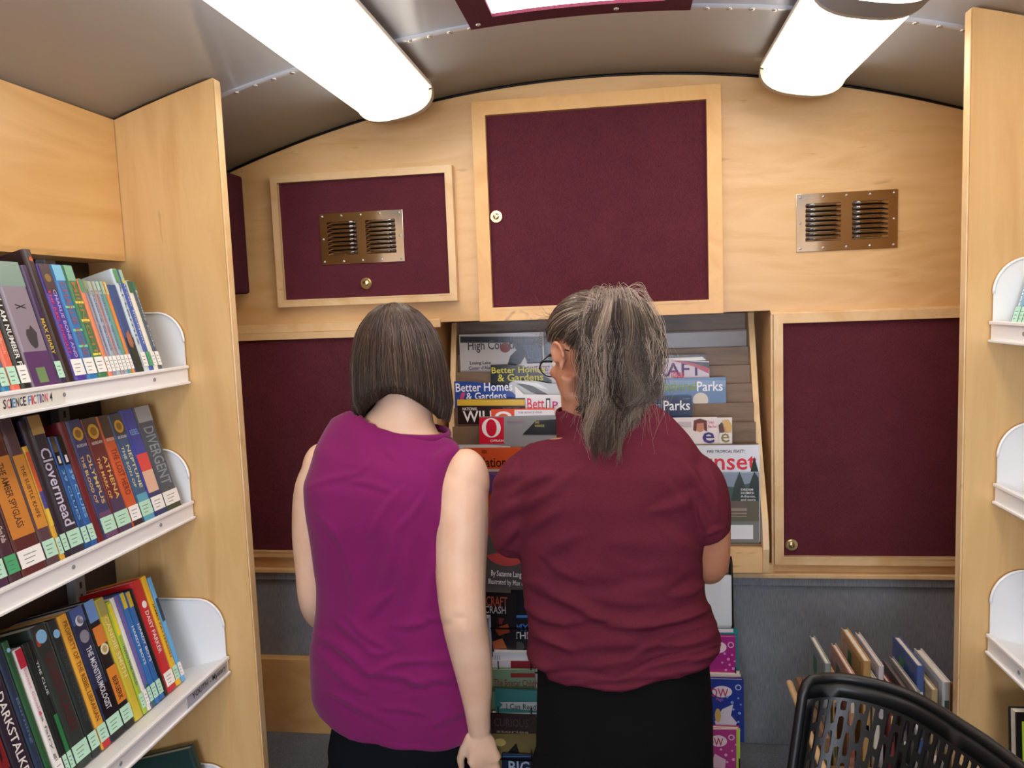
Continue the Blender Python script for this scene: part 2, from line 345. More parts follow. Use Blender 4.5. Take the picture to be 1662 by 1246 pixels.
# ---------------- ceiling lights ----------------
def fixture(xc,y0,y1,label,grp='ceiling lights along the van',hang=.012,clamp=None):
    sl=-.02384-2*.16662*xc; ang=-math.atan(sl)
    e=T(empty('ceiling_light',(xc,(y0+y1)/2,zc(xc)-hang),(0,ang,0)),label,'ceiling light',grp)
    L=(y1-y0)/2; hw=.098
    prof=[]
    for k in range(17):
        a_=math.pi*k/16; c,s_=math.cos(a_),math.sin(a_)
        prof.append((hw*math.copysign(abs(c)**.75,c),-.012-.058*abs(s_)**.8))
    def ext(mb,ya,yb,sc,m,r=True):
        st=[(ya,.9),(ya+.012,.97),(ya+.03,1),(yb-.03,1),(yb-.012,.97),(yb,.9)] if r else [(ya,1),(yb,1)]
        vs=[(x*sc*q if abs(x)>0 else 0,y,z*sc*(q if z<-.02 else 1)) for y,q in st for x,z in prof]; n=len(prof)
        fs=[[j*n+i,j*n+i+1,(j+1)*n+i+1,(j+1)*n+i] for j in range(len(st)-1) for i in range(n-1)]
        fs+=[list(range(n))[::-1],[(len(st)-1)*n+i for i in range(n)]]
        mb.faces(vs,fs,m,True)
    mb=MB(); ext(mb,-L+.012,L-.012,1,DIFF); mb.build('diffuser',e)
    mb=MB(); mb.box((-hw-.004,-L,-.014),(hw+.004,L,0),WHITE2,.004); mb.build('housing',e)
    for s_ in (-1,1):
        mb=MB(); vs=[]
        for (y,q) in ((s_*(L-.020),1.05),(s_*(L+.004),1.05),(s_*(L+.014),.99)):
            vs+=[(x*q,y,z*q) for x,z in prof]
        n=len(prof); mb.faces(vs,[[j*n+i,j*n+i+1,j*n+i+1+n,j*n+i+n] for j in range(2) for i in range(n-1)]+[[2*n+i for i in range(n)]],ENDCAP,True); mb.build('end_cap',e)
    if clamp:
        mb=MB(); vs=[(x*1.06,y-(y0+y1)/2,z*1.06) for y in clamp for x,z in prof]; n=len(prof); mb.faces(vs,[[i,i+1,i+1+n,i+n] for i in range(n-1)],GREYM,True)
        mb.build('joining_band',e)
    return e
fixture(-.575,.88,2.06,'long glowing fluorescent ceiling light at upper left')
fixture(.455,1.535,2.10,'shorter glowing fluorescent ceiling light at upper right')
fixture(.455,.30,1.525,'fluorescent ceiling light whose grey end cap shows at the top right edge',clamp=(1.47,1.54))
fixture(-.575,-.45,.80,'fluorescent ceiling light on the left above the camera')
fixture(.455,-1.0,.25,'fluorescent ceiling light on the right behind the camera')
# ---------------- bookcases ----------------
TL=math.radians(15)
def cas(side):   # side -1 left, +1 right
    left=side<0
    e=T(empty('bookcase',(-1.0 if left else .8,YB,0)),'tall maple bookcase lining the left wall' if left else 'tall maple bookcase lining the right wall','bookcase')
    inv=Matrix.Translation(-Vector(e.location))
    xe,xw=(-.861,XL+.004) if left else (.664,XR-.004)
    def add(nm,mb,lab=None):
        o=mb.build(nm,e); o.matrix_parent_inverse=inv
        if lab:o['label']=lab
    # end panel with top following the roof
    mb=MB(); m=14; X=[xe+(xw-xe)*i/m for i in range(m+1)]
    mb.prism([(xe,YB,0)]+[(x,YB,zc(x)-.004) for x in X]+[(xw,YB,0)],(0,.026,0),MAPLE_V)
    s_=1 if left else -1
    mb.box((xe+s_*.0035,YB+.0005,0),(xe,YB+.0255,zc(xe)-.006),MAPLE_T,.0015)
    add('end_panel',mb)
    # upper wooden panel over the top shelf
    xv=-1.098 if left else .90
    zb=1.682
    mb=MB(); mb.box((xv,-1.6,zb),(xv+side*.018,YB-.002,zc(xv)-.004),MAPLE_L,.001); add('upper_panel',mb)
    mb=MB(); mb.box((xv,-1.6,zb),(xw,YB-.002,zb+.012),MAPLE_L); add('upper_bottom',mb)
    xb=XL+.03 if left else XR-.03
    mb=MB(); mb.box((xb,-1.6,.05),(xb+side*.012,YB-.002,zb),DARKBACK); add('back_panel',mb)
    for y in (1.50,.72,-.1):
        mb=MB(); mb.box((xb,y-.016,.05),(xb-side*.022,y+.016,zb),GREYM,.002)
        for k in range(60):
            mb.box((xb-side*.0215,y-.003,.08+k*.0265),(xb-side*.0228,y+.003,.08+k*.0265+.014),BLACKP)
        add('slotted_upright',mb)
    return e
cas(-1); cas(1)
SH={}
def shelf(side,key,xf,zf,label,depth=.24,signs=(),bh=.118,ylen=1.75,gap=.006):
    # xf,zf = top front edge of the lip at the bookcase end
    e=T(empty('metal_shelf',(xf,YB-gap,zf)),label,'shelf','white metal book shelves')
    inv=Matrix.Translation(-Vector(e.location)); y1=YB-gap; y0=y1-ylen; b=side  # back direction = side*X
    ct,st=math.cos(TL),math.sin(TL)
    def q(d,u): return (xf+b*(d*ct+u*st), zf-d*st+u*ct)     # deck coordinates: d back, u up
    mb=MB()
    # deck
    A=q(0.004,-.004);B=q(depth,-.004);C=q(depth,-.007);Dd=q(.004,-.007)
    mb.prism([(p[0],y0,p[1]) for p in (A,B,C,Dd)],(0,ylen,0),WHITE)
    o=mb.build('deck',e); o.matrix_parent_inverse=inv
    mb=MB(); # lip: ridge, face and flange
    mb.box((xf-b*.004,y0,zf-.007),(xf+b*.006,y1,zf),WHITE,.0015)
    mb.box((xf,y0,zf-.036),(xf+b*.004,y1,zf-.004),WHITE,.001)
    mb.box((xf-b*.005,y0,zf-.041),(xf+b*.004,y1,zf-.036),WHITE,.001)
    for k in range(6): mb.cyl((xf-b*.0005,y1-.13-.27*k,zf-.02),.004,.002,'X',GREYM,12)
    o=mb.build('front_lip',e); o.matrix_parent_inverse=inv
    # rounded end bracket
    mb=MB(); pts=[(xf+b*.003,zf-.036)]; rx,rz=.060,.066; zt=zf+bh
    pts.append((xf+b*.003,zt-rz))
    for k in range(1,13):
        a_=math.pi/2*k/12; pts.append((xf+b*(.003+rx*(1-math.cos(a_))),zt-rz*(1-math.sin(a_))))
    pts.append((xf+b*depth,zt)); pts.append((xf+b*depth,zf-depth*st/ct-.01))
    mb.prism([(x,y1-.0025,z) for x,z in pts],(0,.0025,0),WHITE)
    # rolled edge around the bracket
    mb.tube([(x,y1-.003,z) for x,z in pts[1:-1]],.0028,WHITE,8)
    o=mb.build('end_bracket',e); o.matrix_parent_inverse=inv
    for kind,arg in signs:
        o=kind(e,xf,zf,arg,b); o.matrix_parent_inverse=inv
    SH[key]=(xf,zf,q,side); return e
def lipY(xf,zf,px):
    # Y where the lip line passes image column px
    c0,c2=CM[0],CM[2]; k=(px-831)/FPX
    dx,dz=xf,zf-1.55; return (k*(c2[0]*dx+c2[2]*dz)-(c0[0]*dx+c0[2]*dz))/(c0[1]-k*c2[1])
def sign_sf(e,xf,zf,arg,b):
    mb=MB(); X=xf+.0012; y0=lipY(xf,zf-.02,-260); y1=lipY(xf,zf-.02,104)
    mb.box((xf,y0,zf-.034),(X,y1,zf-.006),WHITE2)
    xs=[0,88]; cols=['#2b2b33','#d0455a','#2b2b33','#3d8fd0','#2b2b33','#2b2b33','#2b2b33',None,'#3d8fd0','#d0455a','#c7485e','#3aa2a0','#7a4ab0','#2b2b33','#e05070',None,'#2b2b33']
    s='SCIENCE FICTION 4'; ya=lipY(xf,zf-.02,3); yb=lipY(xf,zf-.02,84); tot=0; ws=[]
    for ch in s:
        w=.45 if ch in ' I' else 1.0; ws.append(w); tot+=w
    y=ya
    for ch,w,c in zip(s,ws,cols):
        dw=(yb-ya)*w/tot
        if c: text(mb,ch,(X+.0006,y+dw*.1,zf-.027),(0,1,0),(0,0,1),dw*.8,.015,cm(c))
        y+=dw
    return mb.build('shelf_sign',e)
def sign_mys(e,xf,zf,arg,b):
    mb=MB(); X=xf+.0012; y0=lipY(xf,zf-.02,303); y1=lipY(xf,zf-.02,368)
    mb.box((xf,y0,zf-.034),(X,y1,zf-.006),cm('#b9bcc6',.3))
    text(mb,'YOUTH - Mystery',(X+.0006,y0+.02,zf-.028),(0,1,0),(0,0,1),(y1-y0)*.84,.017,cm('#23232b'))
    return mb.build('shelf_sign',e)
shelf(-1,'L1',-.967,1.446,'white metal shelf with the SCIENCE FICTION sign on its lip',signs=((sign_sf,0),))
shelf(-1,'L2',-.980,1.137,'white metal shelf, second from top in the left bookcase')
shelf(-1,'L3',-.923,.770,'deep white metal shelf with the YOUTH Mystery sign on its lip',depth=.28,bh=.135,signs=((sign_mys,0),))
shelf(-1,'L4',-.93,.385,'white metal shelf under the mystery shelf, mostly below the frame',depth=.27,bh=.118)
shelf(1,'R1',.705,1.487,'topmost white metal shelf of the right bookcase')
shelf(1,'R2',.719,1.168,'middle white metal shelf of the right bookcase')
shelf(1,'R3',.712,.860,'third white metal shelf down the right bookcase',depth=.28,bh=.13)
shelf(1,'R4',.712,.43,'lowest white metal shelf of the right bookcase by the chair',depth=.28)
# ---------------- books ----------------
def hexmix(c,k):
    r=[max(0,min(255,int(int(c[i:i+2],16)*k))) for i in (1,3,5)]; return '#%02x%02x%02x'%tuple(r)
def make_book(t,h,w,color,name='book',top=None,title=None,tcol='#f0e8d8',sticker=None,bands=(),extra=None,tz=(.26,.9),th=.6,pagecol=None,title2=None,t2col=None,round_=True,hard=True):
    """stands upright: spine faces -Y, thickness along X (centred), height Z"""
    e=empty(name); c=cm(color,.3); ct=.0018 if not hard else .0028
    mb=MB(); r=min(t*.3,.006)
    # U shaped cover: outline in XY extruded in Z
    out=[(-t/2,w),(-t/2,r)]+[(-t/2+r*(1-math.cos(a)),r*(1-math.sin(a))) for a in (.5,1.0,1.571)]
    out+=[(t/2-r*(1-math.cos(a)),r*(1-math.sin(a))) for a in (1.571,1.0,.5)]+[(t/2,r),(t/2,w)]
    inn=[(t/2-ct,w),(t/2-ct,ct*1.2),(-t/2+ct,ct*1.2),(-t/2+ct,w)]
    pts=out+inn; n=len(pts)
    vs=[(x,y,0) for x,y in pts]+[(x,y,h) for x,y in pts]
    fs=[[i,(i+1)%n,(i+1)%n+n,i+n] for i in range(n)]
    mb.faces(vs,fs,c)
    for z0,fl in ((0,1),(h,0)):   # cap strips: left board, spine, right board
        L_=[(-t/2,w),(-t/2,r),(-t/2+ct,ct*1.2),(-t/2+ct,w)]; R_=[(t/2,w),(t/2,r),(t/2-ct,ct*1.2),(t/2-ct,w)]
        Sp=[(-t/2,r)]+[p for p in out[2:-2]]+[(t/2,r),(t/2-ct,ct*1.2),(-t/2+ct,ct*1.2)]
        for q in (L_,R_,Sp): mb.poly([(x,y,z0) for x,y in q],c)
    U,V=Vector((0,0,-1)),Vector((1,0,0)); sw=t-2*r*.55; y=-.0005
    def rect(x0,x1,z0,z1,col,yy=-.0003): mb.poly([(x0,yy,z0),(x1,yy,z0),(x1,yy,z1),(x0,yy,z1)],cm(col,.3))
    for (z0,z1,col) in bands: rect(-t/2+r*.5,t/2-r*.5,z0*h,z1*h,col)
    if top: rect(-t/2+r*.5,t/2-r*.5,.86*h,h*.995,top)
    if title:
        z1=tz[1]*h; z0=tz[0]*h; ln=z1-z0; hh=sw*th*(.5 if title2 else 1)
        xo=-hh/2 if not title2 else .004*0+sw*.04
        text(mb,title,(xo,y,z1),U,V,ln,hh,cm(tcol))
        if title2: text(mb,title2,(-sw*.45,y,z1),U,V,ln*.95,hh*.8,cm(t2col or tcol))
    if extra: extra(mb,t,h,sw)
    o=mb.build('cover',e)
    mb=MB(); mb.box((-t/2+ct,ct*1.3,.003),(t/2-ct,w-.004,h-.003),PAGES); mb.build('pages',e)
    if sticker:
        sc={'m':'#b9e6cf','w':'#f2f2f0','g':'#4aa873'}[sticker]
        mb=MB(); z0,z1=.05*h,.05*h+.03; xx=t/2-r*.3
        mb.box((-xx,-.0009,z0),(xx,-.0003,z1),cm(sc,.5))
        for k in range(3): mb.box((-xx*.6,-.0012,z0+.006+k*.007),(xx*(.1+.2*k),-.0009,z0+.0072+k*.007),cm('#5d7068'))
        mb.build('call_label',e)
    return e
def disc_at(fz,col,r=.42,fx=0,col2=None):
    def f(mb,t,h,sw):
        R=sw*r; disc(mb,(fx*t,-.0006,fz*h),(1,0,0),(0,0,1),R,cm(col)); 
        if col2: disc(mb,(fx*t,-.0008,fz*h),(1,0,0),(0,0,1),R*.6,cm(col2))
    return f
def multi(*fs):
    def f(mb,t,h,sw):
        for g_ in fs: g_(mb,t,h,sw)
    return f
def word(s,fz,col,hh=.009,wd=.8):
    def f(mb,t,h,sw): text(mb,s,(-sw*wd/2,-.0006,fz*h),(1,0,0),(0,0,1),sw*wd,hh,cm(col))
    return f
def vword(s,z0,z1,col,th=.5):
    def f(mb,t,h,sw): text(mb,s,(-sw*th/2,-.0007,z1*h),(0,0,-1),(1,0,0),(z1-z0)*h,sw*th,cm(col))
    return f
def blob(z0,z1,col,fx0=-.4,fx1=.4,seed=0):
    def f(mb,t,h,sw):
        r_=random.Random(seed); n=14; 
        mb.poly([(sw*((fx0+fx1)/2+(fx1-fx0)/2*math.cos(k/n*6.283)*(.6+.4*r_.random())),-.0005,h*((z0+z1)/2+(z1-z0)/2*math.sin(k/n*6.283)*(.6+.4*r_.random()))) for k in range(n)],cm(col))
    return f
def shelf_books(key,rows,setback,where,group,depth=.165):
    xf,zf,q,side=SH[key]; prev=None; ct,st=math.cos(TL),math.sin(TL)
    X0,Z0=q(setback,0)
    for row in rows:
        xl,xr,yt,col,look,short=row[:6]; kw=dict(row[6]) if len(row)>6 else {}
        w=kw.pop('w',depth); sb=kw.pop('sb',0); X1,Z1=q(setback+sb,0); lean=kw.pop('lean',0)
        yl=lipY(X1,Z1,xl); yr=lipY(X1,Z1,xr)
        if side>0: yl,yr=yr,yl
        yc=(yl+yr)/2; t=abs(yr-yl)-.0006
        # height from the image row of the spine top
        h=.2
        for _ in range(3):
            p=np.array([[X1+side*h*st,yc,Z1+h*ct]]); _,py=proj(p); h+=(py[0]-yt)*yc/FPX
        h=max(.1,min(.31,h))
        b=make_book(t,h,w,col,**kw)
        b.matrix_world=Matrix.Translation((X1,yc,Z1))@Matrix.Rotation(side*TL,4,'Y')@Matrix.Rotation(lean,4,'X')@Matrix.Rotation(math.radians(-90*side),4,'Z')
        lab=f"{look} {'right' if side<0 else 'left'} of the {prev} on {where}" if prev else f"{look} at the cut-off end of {where}"
        if len(lab.split())>16: lab=f"{look} {'right' if side<0 else 'left'} of the {prev}"
        T(b,lab,'book',group); prev=short
D_=dict
rows1=[
 (-62,-40,455,'#4a5560','slate grey spine','slate spine'),
 (-40,-14,430,'#7d2b3a','dark red spine','dark red spine',D_(sticker='m')),
 (-14,4,440,'#22252b','black spine with pale label','black label spine',D_(sticker='m')),
 (4,20,452,'#2f7fae','blue spine with pale lettering','blue spine',D_(title='Sky Blue',tcol='#b8dcea',sticker='m',tz=(.3,.6))),
 (20,37,440,'#e0705a','coral orange spine','coral spine',D_(title='The Great Book',tcol='#f2b09c',sticker='m',tz=(.3,.75),th=.4)),
 (37,55,436,'#1e2223','black spine lettered I AM NUMBER','I AM NUMBER spine',D_(title='I AM NUMBER FO',tcol='#e9eceb',sticker='w',tz=(.14,.7),extra=multi(word('LORE',.74,'#d8d8d0',.012),vword('Pitta',.82,.92,'#c9b98a',.3)))),
 (55,98,424,'#8c8292','thick grey and violet spine with dark figure','grey violet spine',D_(sticker=None,bands=((0,.28,'#5b3a6a'),(.8,1,'#7e9a92')),extra=multi(vword('X',.62,.66,'#111111',.4),blob(.28,.5,'#3c3840',-.2,.35,1),lambda mb,t,h,sw: mb.box((-sw*.25,-.001,.03*h),(sw*.12,-.0003,.15*h),cm('#6f8d5e'))))),
 (98,110,430,'#3a2450','deep purple spine with yellow lettering','purple yellow-lettered spine',D_(title='MAX DIARY',tcol='#d9c23a',sticker='m',tz=(.25,.55),th=.7)),
 (110,124,404,'#2c1a1c','tall dark brown hardback standing above the rest','tall dark brown hardback',D_(w=.2,sticker=None,extra=blob(.9,.95,'#c0502e',-.3,.4,2))),
 (124,144,428,'#4c3a9a','violet spine with red and blue lettering','violet spine',D_(title='CHARLIE BONE AND',tcol='#b9b4ef',title2='THE RED KNIGHT',t2col='#e03a5a',sticker='w',tz=(.2,.78),bands=((.75,1,'#4b3a44'),),extra=disc_at(.88,'#8a6b3a',.3))),
 (144,162,429,'#2f78b8','sky blue spine with pale green bands','sky blue banded spine',D_(title='CHARLIE BONE',tcol='#9a5a5e',tz=(.2,.85),th=.55,sticker='w',bands=((.62,.64,'#79d8a0'),(.42,.44,'#79d8a0'),(.28,.30,'#79d8a0')),top='#7cc0e4')),
 (162,178,430,'#3d7a55','green spine with yellow bands','green banded spine',D_(title='MIDNIGHT',tcol='#a87a48',tz=(.2,.85),th=.5,sticker='w',bands=((.66,.68,'#e8dc5a'),(.50,.52,'#e8dc5a'),(.2,.22,'#e8dc5a')),top='#7fb59a')),
 (178,185,452,'#e08660','slim orange paperback','slim orange paperback',D_(w=.13,top='#4f9a74',sticker='w',hard=False)),
 (185,191,454,'#8d8fa6','slim grey paperback','slim grey paperback',D_(w=.13,top='#8a9a6a',sticker='w',hard=False,title='Deltora Quest',tcol='#5a5c74')),
 (191,198,456,'#9fb0c4','slim pale blue paperback','slim pale blue paperback',D_(w=.13,top='#a9b9a0',sticker='w',hard=False,title='Deltora Quest',tcol='#4a5a8a')),
 (198,204,456,'#a58f95','slim mauve paperback','slim mauve paperback',D_(w=.13,top='#a8bfae',sticker='w',hard=False,title='Deltora Quest',tcol='#c04a50')),
 (204,210,456,'#8aa6bd','slim steel blue paperback','slim steel blue paperback',D_(w=.13,top='#b5c8ba',sticker='w',hard=False,title='Deltora Quest',tcol='#3a5a6a')),
 (210,216,456,'#5f9a8b','slim teal paperback','slim teal paperback',D_(w=.13,top='#9fc0ac',sticker='w',hard=False)),
 (216,221,457,'#e0863c','slim bright orange paperback','slim bright orange paperback',D_(w=.13,top='#c9c58a',sticker='w',hard=False)),
 (221,236,462,'#34508a','blue and black picture spine','blue black picture spine',D_(w=.14,bands=((0,.4,'#20302e'),),extra=blob(.25,.5,'#a86b55',-.4,.4,3))),
 (236,245,436,'#c5d4dd','white and green topped spine','white green spine',D_(sticker='w',top='#5aa06a',title='Artemis',tcol='#5a6a9a')),
 (245,252,437,'#3d5aa8','cobalt spine with yellow crest','cobalt spine',D_(sticker='g',top='#9fc8b0',title='Arctic Incident',tcol='#c8d0ea',extra=disc_at(.88,'#d8c23a',.4))),
 (252,259,455,'#e4e2d4','cream spine','cream spine',D_(sticker='w',top='#2f6a4a',hard=False)),
 (259,266,457,'#4d5c6c','slate paperback ending the row beside the bracket','slate paperback',D_(sticker='w',top='#3a7a58',title='Eternity Code',tcol='#c8ccd0',hard=False)),
]
shelf_books('L1',rows1,.004,'top left shelf','children\'s novels on the science fiction shelf')
rows2=[
 (-75,-45,676,'#5a4660','dusky violet spine','dusky violet spine'),
 (-45,-24,672,'#2b2a33','near-black spine','near-black spine',D_(sticker='m')),
 (-24,-2,676,'#6a4a3c','brown spine','brown spine',D_(sticker='m')),
 (-2,18,680,'#4b2f4a','plum spine','plum spine',D_(title='THE GOLDEN',tcol='#9a86a0',sticker='m',tz=(.4,.7))),
 (18,39,681,'#4a2f38','dark plum spine with green label','green-labelled plum spine',D_(title='Chris Pulla',tcol='#d8c8c0',sticker='g',tz=(.24,.34),th=.5)),
 (39,79,683,'#5c2f2c','thick brown spine with orange centre band','thick orange-banded spine',D_(title='THE AMBER SPYGLASS',tcol='#4a3020',th=.3,tz=(.3,.72),sticker='w',bands=((.24,.76,'#c8823a'),),top='#7a3f38')),
 (79,100,679,'#5a4248','grey-brown spine with narrower orange band','narrow orange-banded spine',D_(title='THE SUBTLE KNIFE',tcol='#4a3020',th=.35,tz=(.32,.68),sticker='m',bands=((.25,.75,'#d08f3c'),))),
 (100,108,724,'#d8a93e','short thin multicoloured paperback','short multicoloured paperback',D_(sticker='m',w=.12,bands=((.6,.95,'#cc5a3a'),(.3,.5,'#e8c84a'),(.45,.6,'#4a4a9a')),hard=False)),
 (108,118,682,'#2a2230','narrow black-violet spine','narrow black-violet spine',D_(sticker='m')),
 (118,140,673,'#33303c','charcoal spine with tan top lettered Clovermead','Clovermead spine',D_(title='Clovermead',tcol='#c9c6dc',tz=(.2,.76),th=.85,sticker='m',top='#b5945a')),
 (140,150,708,'#22518f','short blue paperback numbered 1','first short blue paperback',D_(title='39 CLUES',tcol='#7ab0dc',tz=(.25,.7),sticker='m',w=.13,bands=((.74,1,'#15171a'),),top='#8a7a5a',extra=word('1',.76,'#f0f0f0',.014,.5),hard=False)),
 (150,161,707,'#2a60a4','short blue paperback, second of its pair,','second short blue paperback',D_(title='39 CLUES',tcol='#8abce4',tz=(.25,.7),sticker='m',w=.13,bands=((.74,1,'#15171a'),),top='#7a6a4c',extra=word('1',.76,'#f0f0f0',.014,.5),hard=False)),
 (161,172,684,'#6a2029','dark crimson hardback set back in shadow','dark crimson hardback',D_(sticker=None)),
 (172,194,681,'#3c3f6a','indigo spine with gold seal lettered OLYMPUS','OLYMPUS spine',D_(title='OLYMPUS',title2='THE BLOOD OF',tcol='#d9b56a',tz=(.28,.7),sticker='m',bands=((0,.22,'#6a4a6c'),),extra=multi(disc_at(.88,'#c89a3a',.4,0,'#8a6420'),word('RIORDAN',.77,'#d8d8e0',.006)))),
 (194,217,678,'#6a2a30','maroon spine with gold seal lettered ATHENA','ATHENA spine',D_(title='ATHENA',title2='THE MARK OF',tcol='#d9b56a',tz=(.28,.66),sticker='m',bands=((0,.3,'#4c3a5a'),(.84,1,'#4a3a34')),extra=multi(disc_at(.88,'#c89a3a',.4,0,'#8a6420'),word('RIORDAN',.77,'#e0d8d0',.006)))),
 (217,234,674,'#c85a34','fiery orange spine','fiery orange spine',D_(title='THE LOST HERO',tcol='#7a2a20',tz=(.28,.7),sticker='w',bands=((.8,1,'#3a302c'),(0,.16,'#34222a')),extra=word('RIORDAN',.77,'#e0d8d0',.006))),
 (234,253,671,'#3a5a84','blue spine with gold seal lettered NEPTUNE','NEPTUNE spine',D_(title='NEPTUNE',title2='THE SON OF',tcol='#d8d8b0',tz=(.3,.7),sticker='m',bands=((0,.25,'#5aa6c0'),(.8,1,'#38404a')),extra=multi(disc_at(.88,'#c89a3a',.4,0,'#8a6420'),word('RIORDAN',.77,'#e0e0e0',.006)))),
 (253,272,664,'#3b46a0','blue spine fading to red at its middle','blue red spine',D_(sticker='w',bands=((0,.22,'#2c3a6c'),(.22,.42,'#e0b8a0'),(.42,.58,'#d8484a')),extra=word('REBEL',.76,'#8ab4e8',.012))),
 (272,296,659,'#4a5360','grey cloudy spine lettered DIVERGENT beside the bracket','DIVERGENT spine',D_(title='DIVERGENT',tcol='#8a98a4',tz=(.24,.8),th=.7,sticker='w',bands=((.85,1,'#9aa0a8'),(0,.18,'#3a4634')))),
]
shelf_books('L2',rows2,.008,'second left shelf','children\'s novels on the second left shelf')
rows3=[
 (-40,-14,1092,'#3c5a3a','dark green spine','dark green spine'),
 (-14,2,1085,'#8a2a2a','brick red spine','brick red spine',D_(sticker='m')),
 (2,17,1100,'#b01f2c','bright red spine with white emblem','bright red spine',D_(sticker='w',extra=multi(disc_at(.62,'#e9d8d0',.4,0,'#b01f2c')))),
 (17,30,1096,'#cfc49a','cream spine with yellow lettering','cream yellow-lettered spine',D_(sticker='m',title='Detectives',tcol='#b89a30',tz=(.25,.75))),
 (30,48,1058,'#7e1f22','red-black spine with slashes','red black slashed spine',D_(sticker=None,bands=((0,.3,'#2c1a24'),),extra=multi(blob(.3,.6,'#2a1418',-.4,.1,5),blob(.5,.8,'#a83a2a',0,.4,6)))),
 (48,76,1052,'#2b2430','black spine lettered DARKSTALKER','DARKSTALKER spine',D_(title='DARKSTALKER',tcol='#e3e0dc',tz=(.16,.72),th=.5,sticker='m',extra=multi(disc_at(.9,'#8fc8ee',.36),disc_at(.78,'#4a3a5a',.36)))),
 (76,88,1046,'#27384e','navy spine','navy spine',D_(sticker='m',title='Burning',tcol='#5a7a9a',tz=(.35,.65))),
 (88,98,1040,'#2c5a38','green cloth spine with blue dot','green dotted spine',D_(sticker=None,extra=disc_at(.94,'#8fc8ee',.4))),
 (98,112,1052,'#e6e4e2','white spine with red heart','white spine',D_(sticker='w',title='a fairy gift',tcol='#7a7a82',tz=(.1,.5),th=.5,top='#c03040',extra=multi(vword('Sweet Cookie',.5,.86,'#d88ab0',.35),blob(.5,.54,'#d02a3a',-.25,.25,9)))),
 (112,119,1044,'#1c2622','thin black spine','thin black spine',D_(sticker='m')),
 (119,127,1040,'#16201c','black and green spine','black green spine',D_(sticker='m',title='THE CLUE',tcol='#cfd8d4',tz=(.6,.85),bands=((.1,.45,'#2a7a44'),))),
 (127,152,1014,'#2f3a34','wide dark green spine with crimson title','wide dark green spine',D_(sticker='m',title='QUEEN CAGES',tcol='#5a2028',tz=(.25,.8),th=.6,extra=multi(disc_at(.92,'#8fc8ee',.36),blob(.84,.97,'#b04a30',-.45,-.1,11)))),
 (152,167,1006,'#26302f','blackish spine with blue round sticker','blackish dotted spine',D_(sticker='m',title='QUIET COUNTESS',tcol='#3f4a4a',tz=(.25,.8),extra=disc_at(.9,'#8fc8ee',.42))),
 (167,182,997,'#e2a63a','yellow spine lettered REBEL LIBRARIAN','REBEL LIBRARIAN spine',D_(sticker='m',title='PROPERTY OF THE REBEL LIBRARIAN',tcol='#7a4a20',tz=(.2,.95),th=.55,bands=((0,.05,'#c02a30'),))),
 (182,204,986,'#26304e','dark blue spine with crescent moon','crescent moon spine',D_(sticker='m',title='THE MONSTRUMOLOGIST',tcol='#d8dde4',tz=(.22,.7),th=.42,bands=((0,.4,'#17171c'),(.88,1,'#46609c')),extra=multi(disc_at(.9,'#e2e6ee',.3),disc_at(.905,'#46609c',.24,.08),disc_at(.78,'#8a8a98',.36)))),
 (204,221,975,'#1e1a1c','black spine with orange blocks lettered BERSERK','BERSERK spine',D_(sticker='m',title='BERSERK',tcol='#1a1414',tz=(.22,.4),th=.5,bands=((.2,.48,'#dd8a34'),(.66,.8,'#d9823a'),(.84,1,'#6f9cd8')),extra=disc_at(.62,'#e2d8b0',.42,0,'#b0a070'))),
 (221,234,971,'#cdbc3e','mustard yellow spine','mustard spine',D_(sticker=None,title='CANDIE SMITH',tcol='#e8e0a0',tz=(.35,.85),top='#a8a060')),
 (234,241,976,'#a4c03c','lime and yellow spine lettered INTO THE WILD','INTO THE WILD spine',D_(sticker='m',title='INTO THE WILD',tcol='#2c5a8a',tz=(.25,.6),th=.6,bands=((.7,.98,'#e8dc3a'),),w=.13)),
 (241,247,970,'#e4e4dc','thin white spine','thin white spine',D_(sticker='w',w=.13)),
 (247,253,966,'#6a62a8','thin lavender spine','thin lavender spine',D_(sticker='m',w=.13,bands=((0,.2,'#2a6a5a'),))),
 (253,261,962,'#2f70b8','blue paperback with yellow head','first yellow-headed blue paperback',D_(sticker='m',w=.13,title='HARDY BOYS',tcol='#e4ecf4',tz=(.35,.7),top='#d9c23a')),
 (261,269,960,'#2b66ac','twin blue paperback with yellow head','twin yellow-headed blue paperback',D_(sticker='m',w=.13,title='HARDY BOYS',tcol='#e4ecf4',tz=(.35,.7),top='#c9b23a')),
 (269,274,955,'#141414','thin jet-black spine','thin jet-black spine',D_(sticker=None,w=.19)),
 (274,288,941,'#c5252d','tall red hardback with white title','tall red hardback',D_(w=.2,sticker='w',title='DAISY PARKER',tcol='#f0e0dc',tz=(.34,.72),th=.45,extra=disc_at(.78,'#f0f0f0',.3))),
 (288,296,935,'#e8b92c','tall yellow spine with black lettering','tall yellow spine',D_(w=.19,sticker='m',title='JAMES PATTERSON',tcol='#4a3010',tz=(.25,.75))),
 (296,302,937,'#62aee4','tall light blue spine ending the row','tall light blue spine',D_(w=.19,sticker='w',bands=((.58,.8,'#1f3550'),))),
]
shelf_books('L3',rows3,.058,'the mystery shelf','children\'s novels on the mystery shelf')
# lowest left shelf: large dark book lying against the bracket
b=make_book(.022,.195,.17,'#24403e',extra=None); T(b,'large dark teal book on the lowest left shelf, cut by the bottom edge','book')
xf,zf,q,_=SH['L4']; X,Z=q(.03,0); c_=b.children[0]
b.matrix_world=Matrix.Translation((X,1.612,Z))@Matrix.Rotation(-TL,4,'Y')@Matrix.Rotation(math.radians(90),4,'Z')
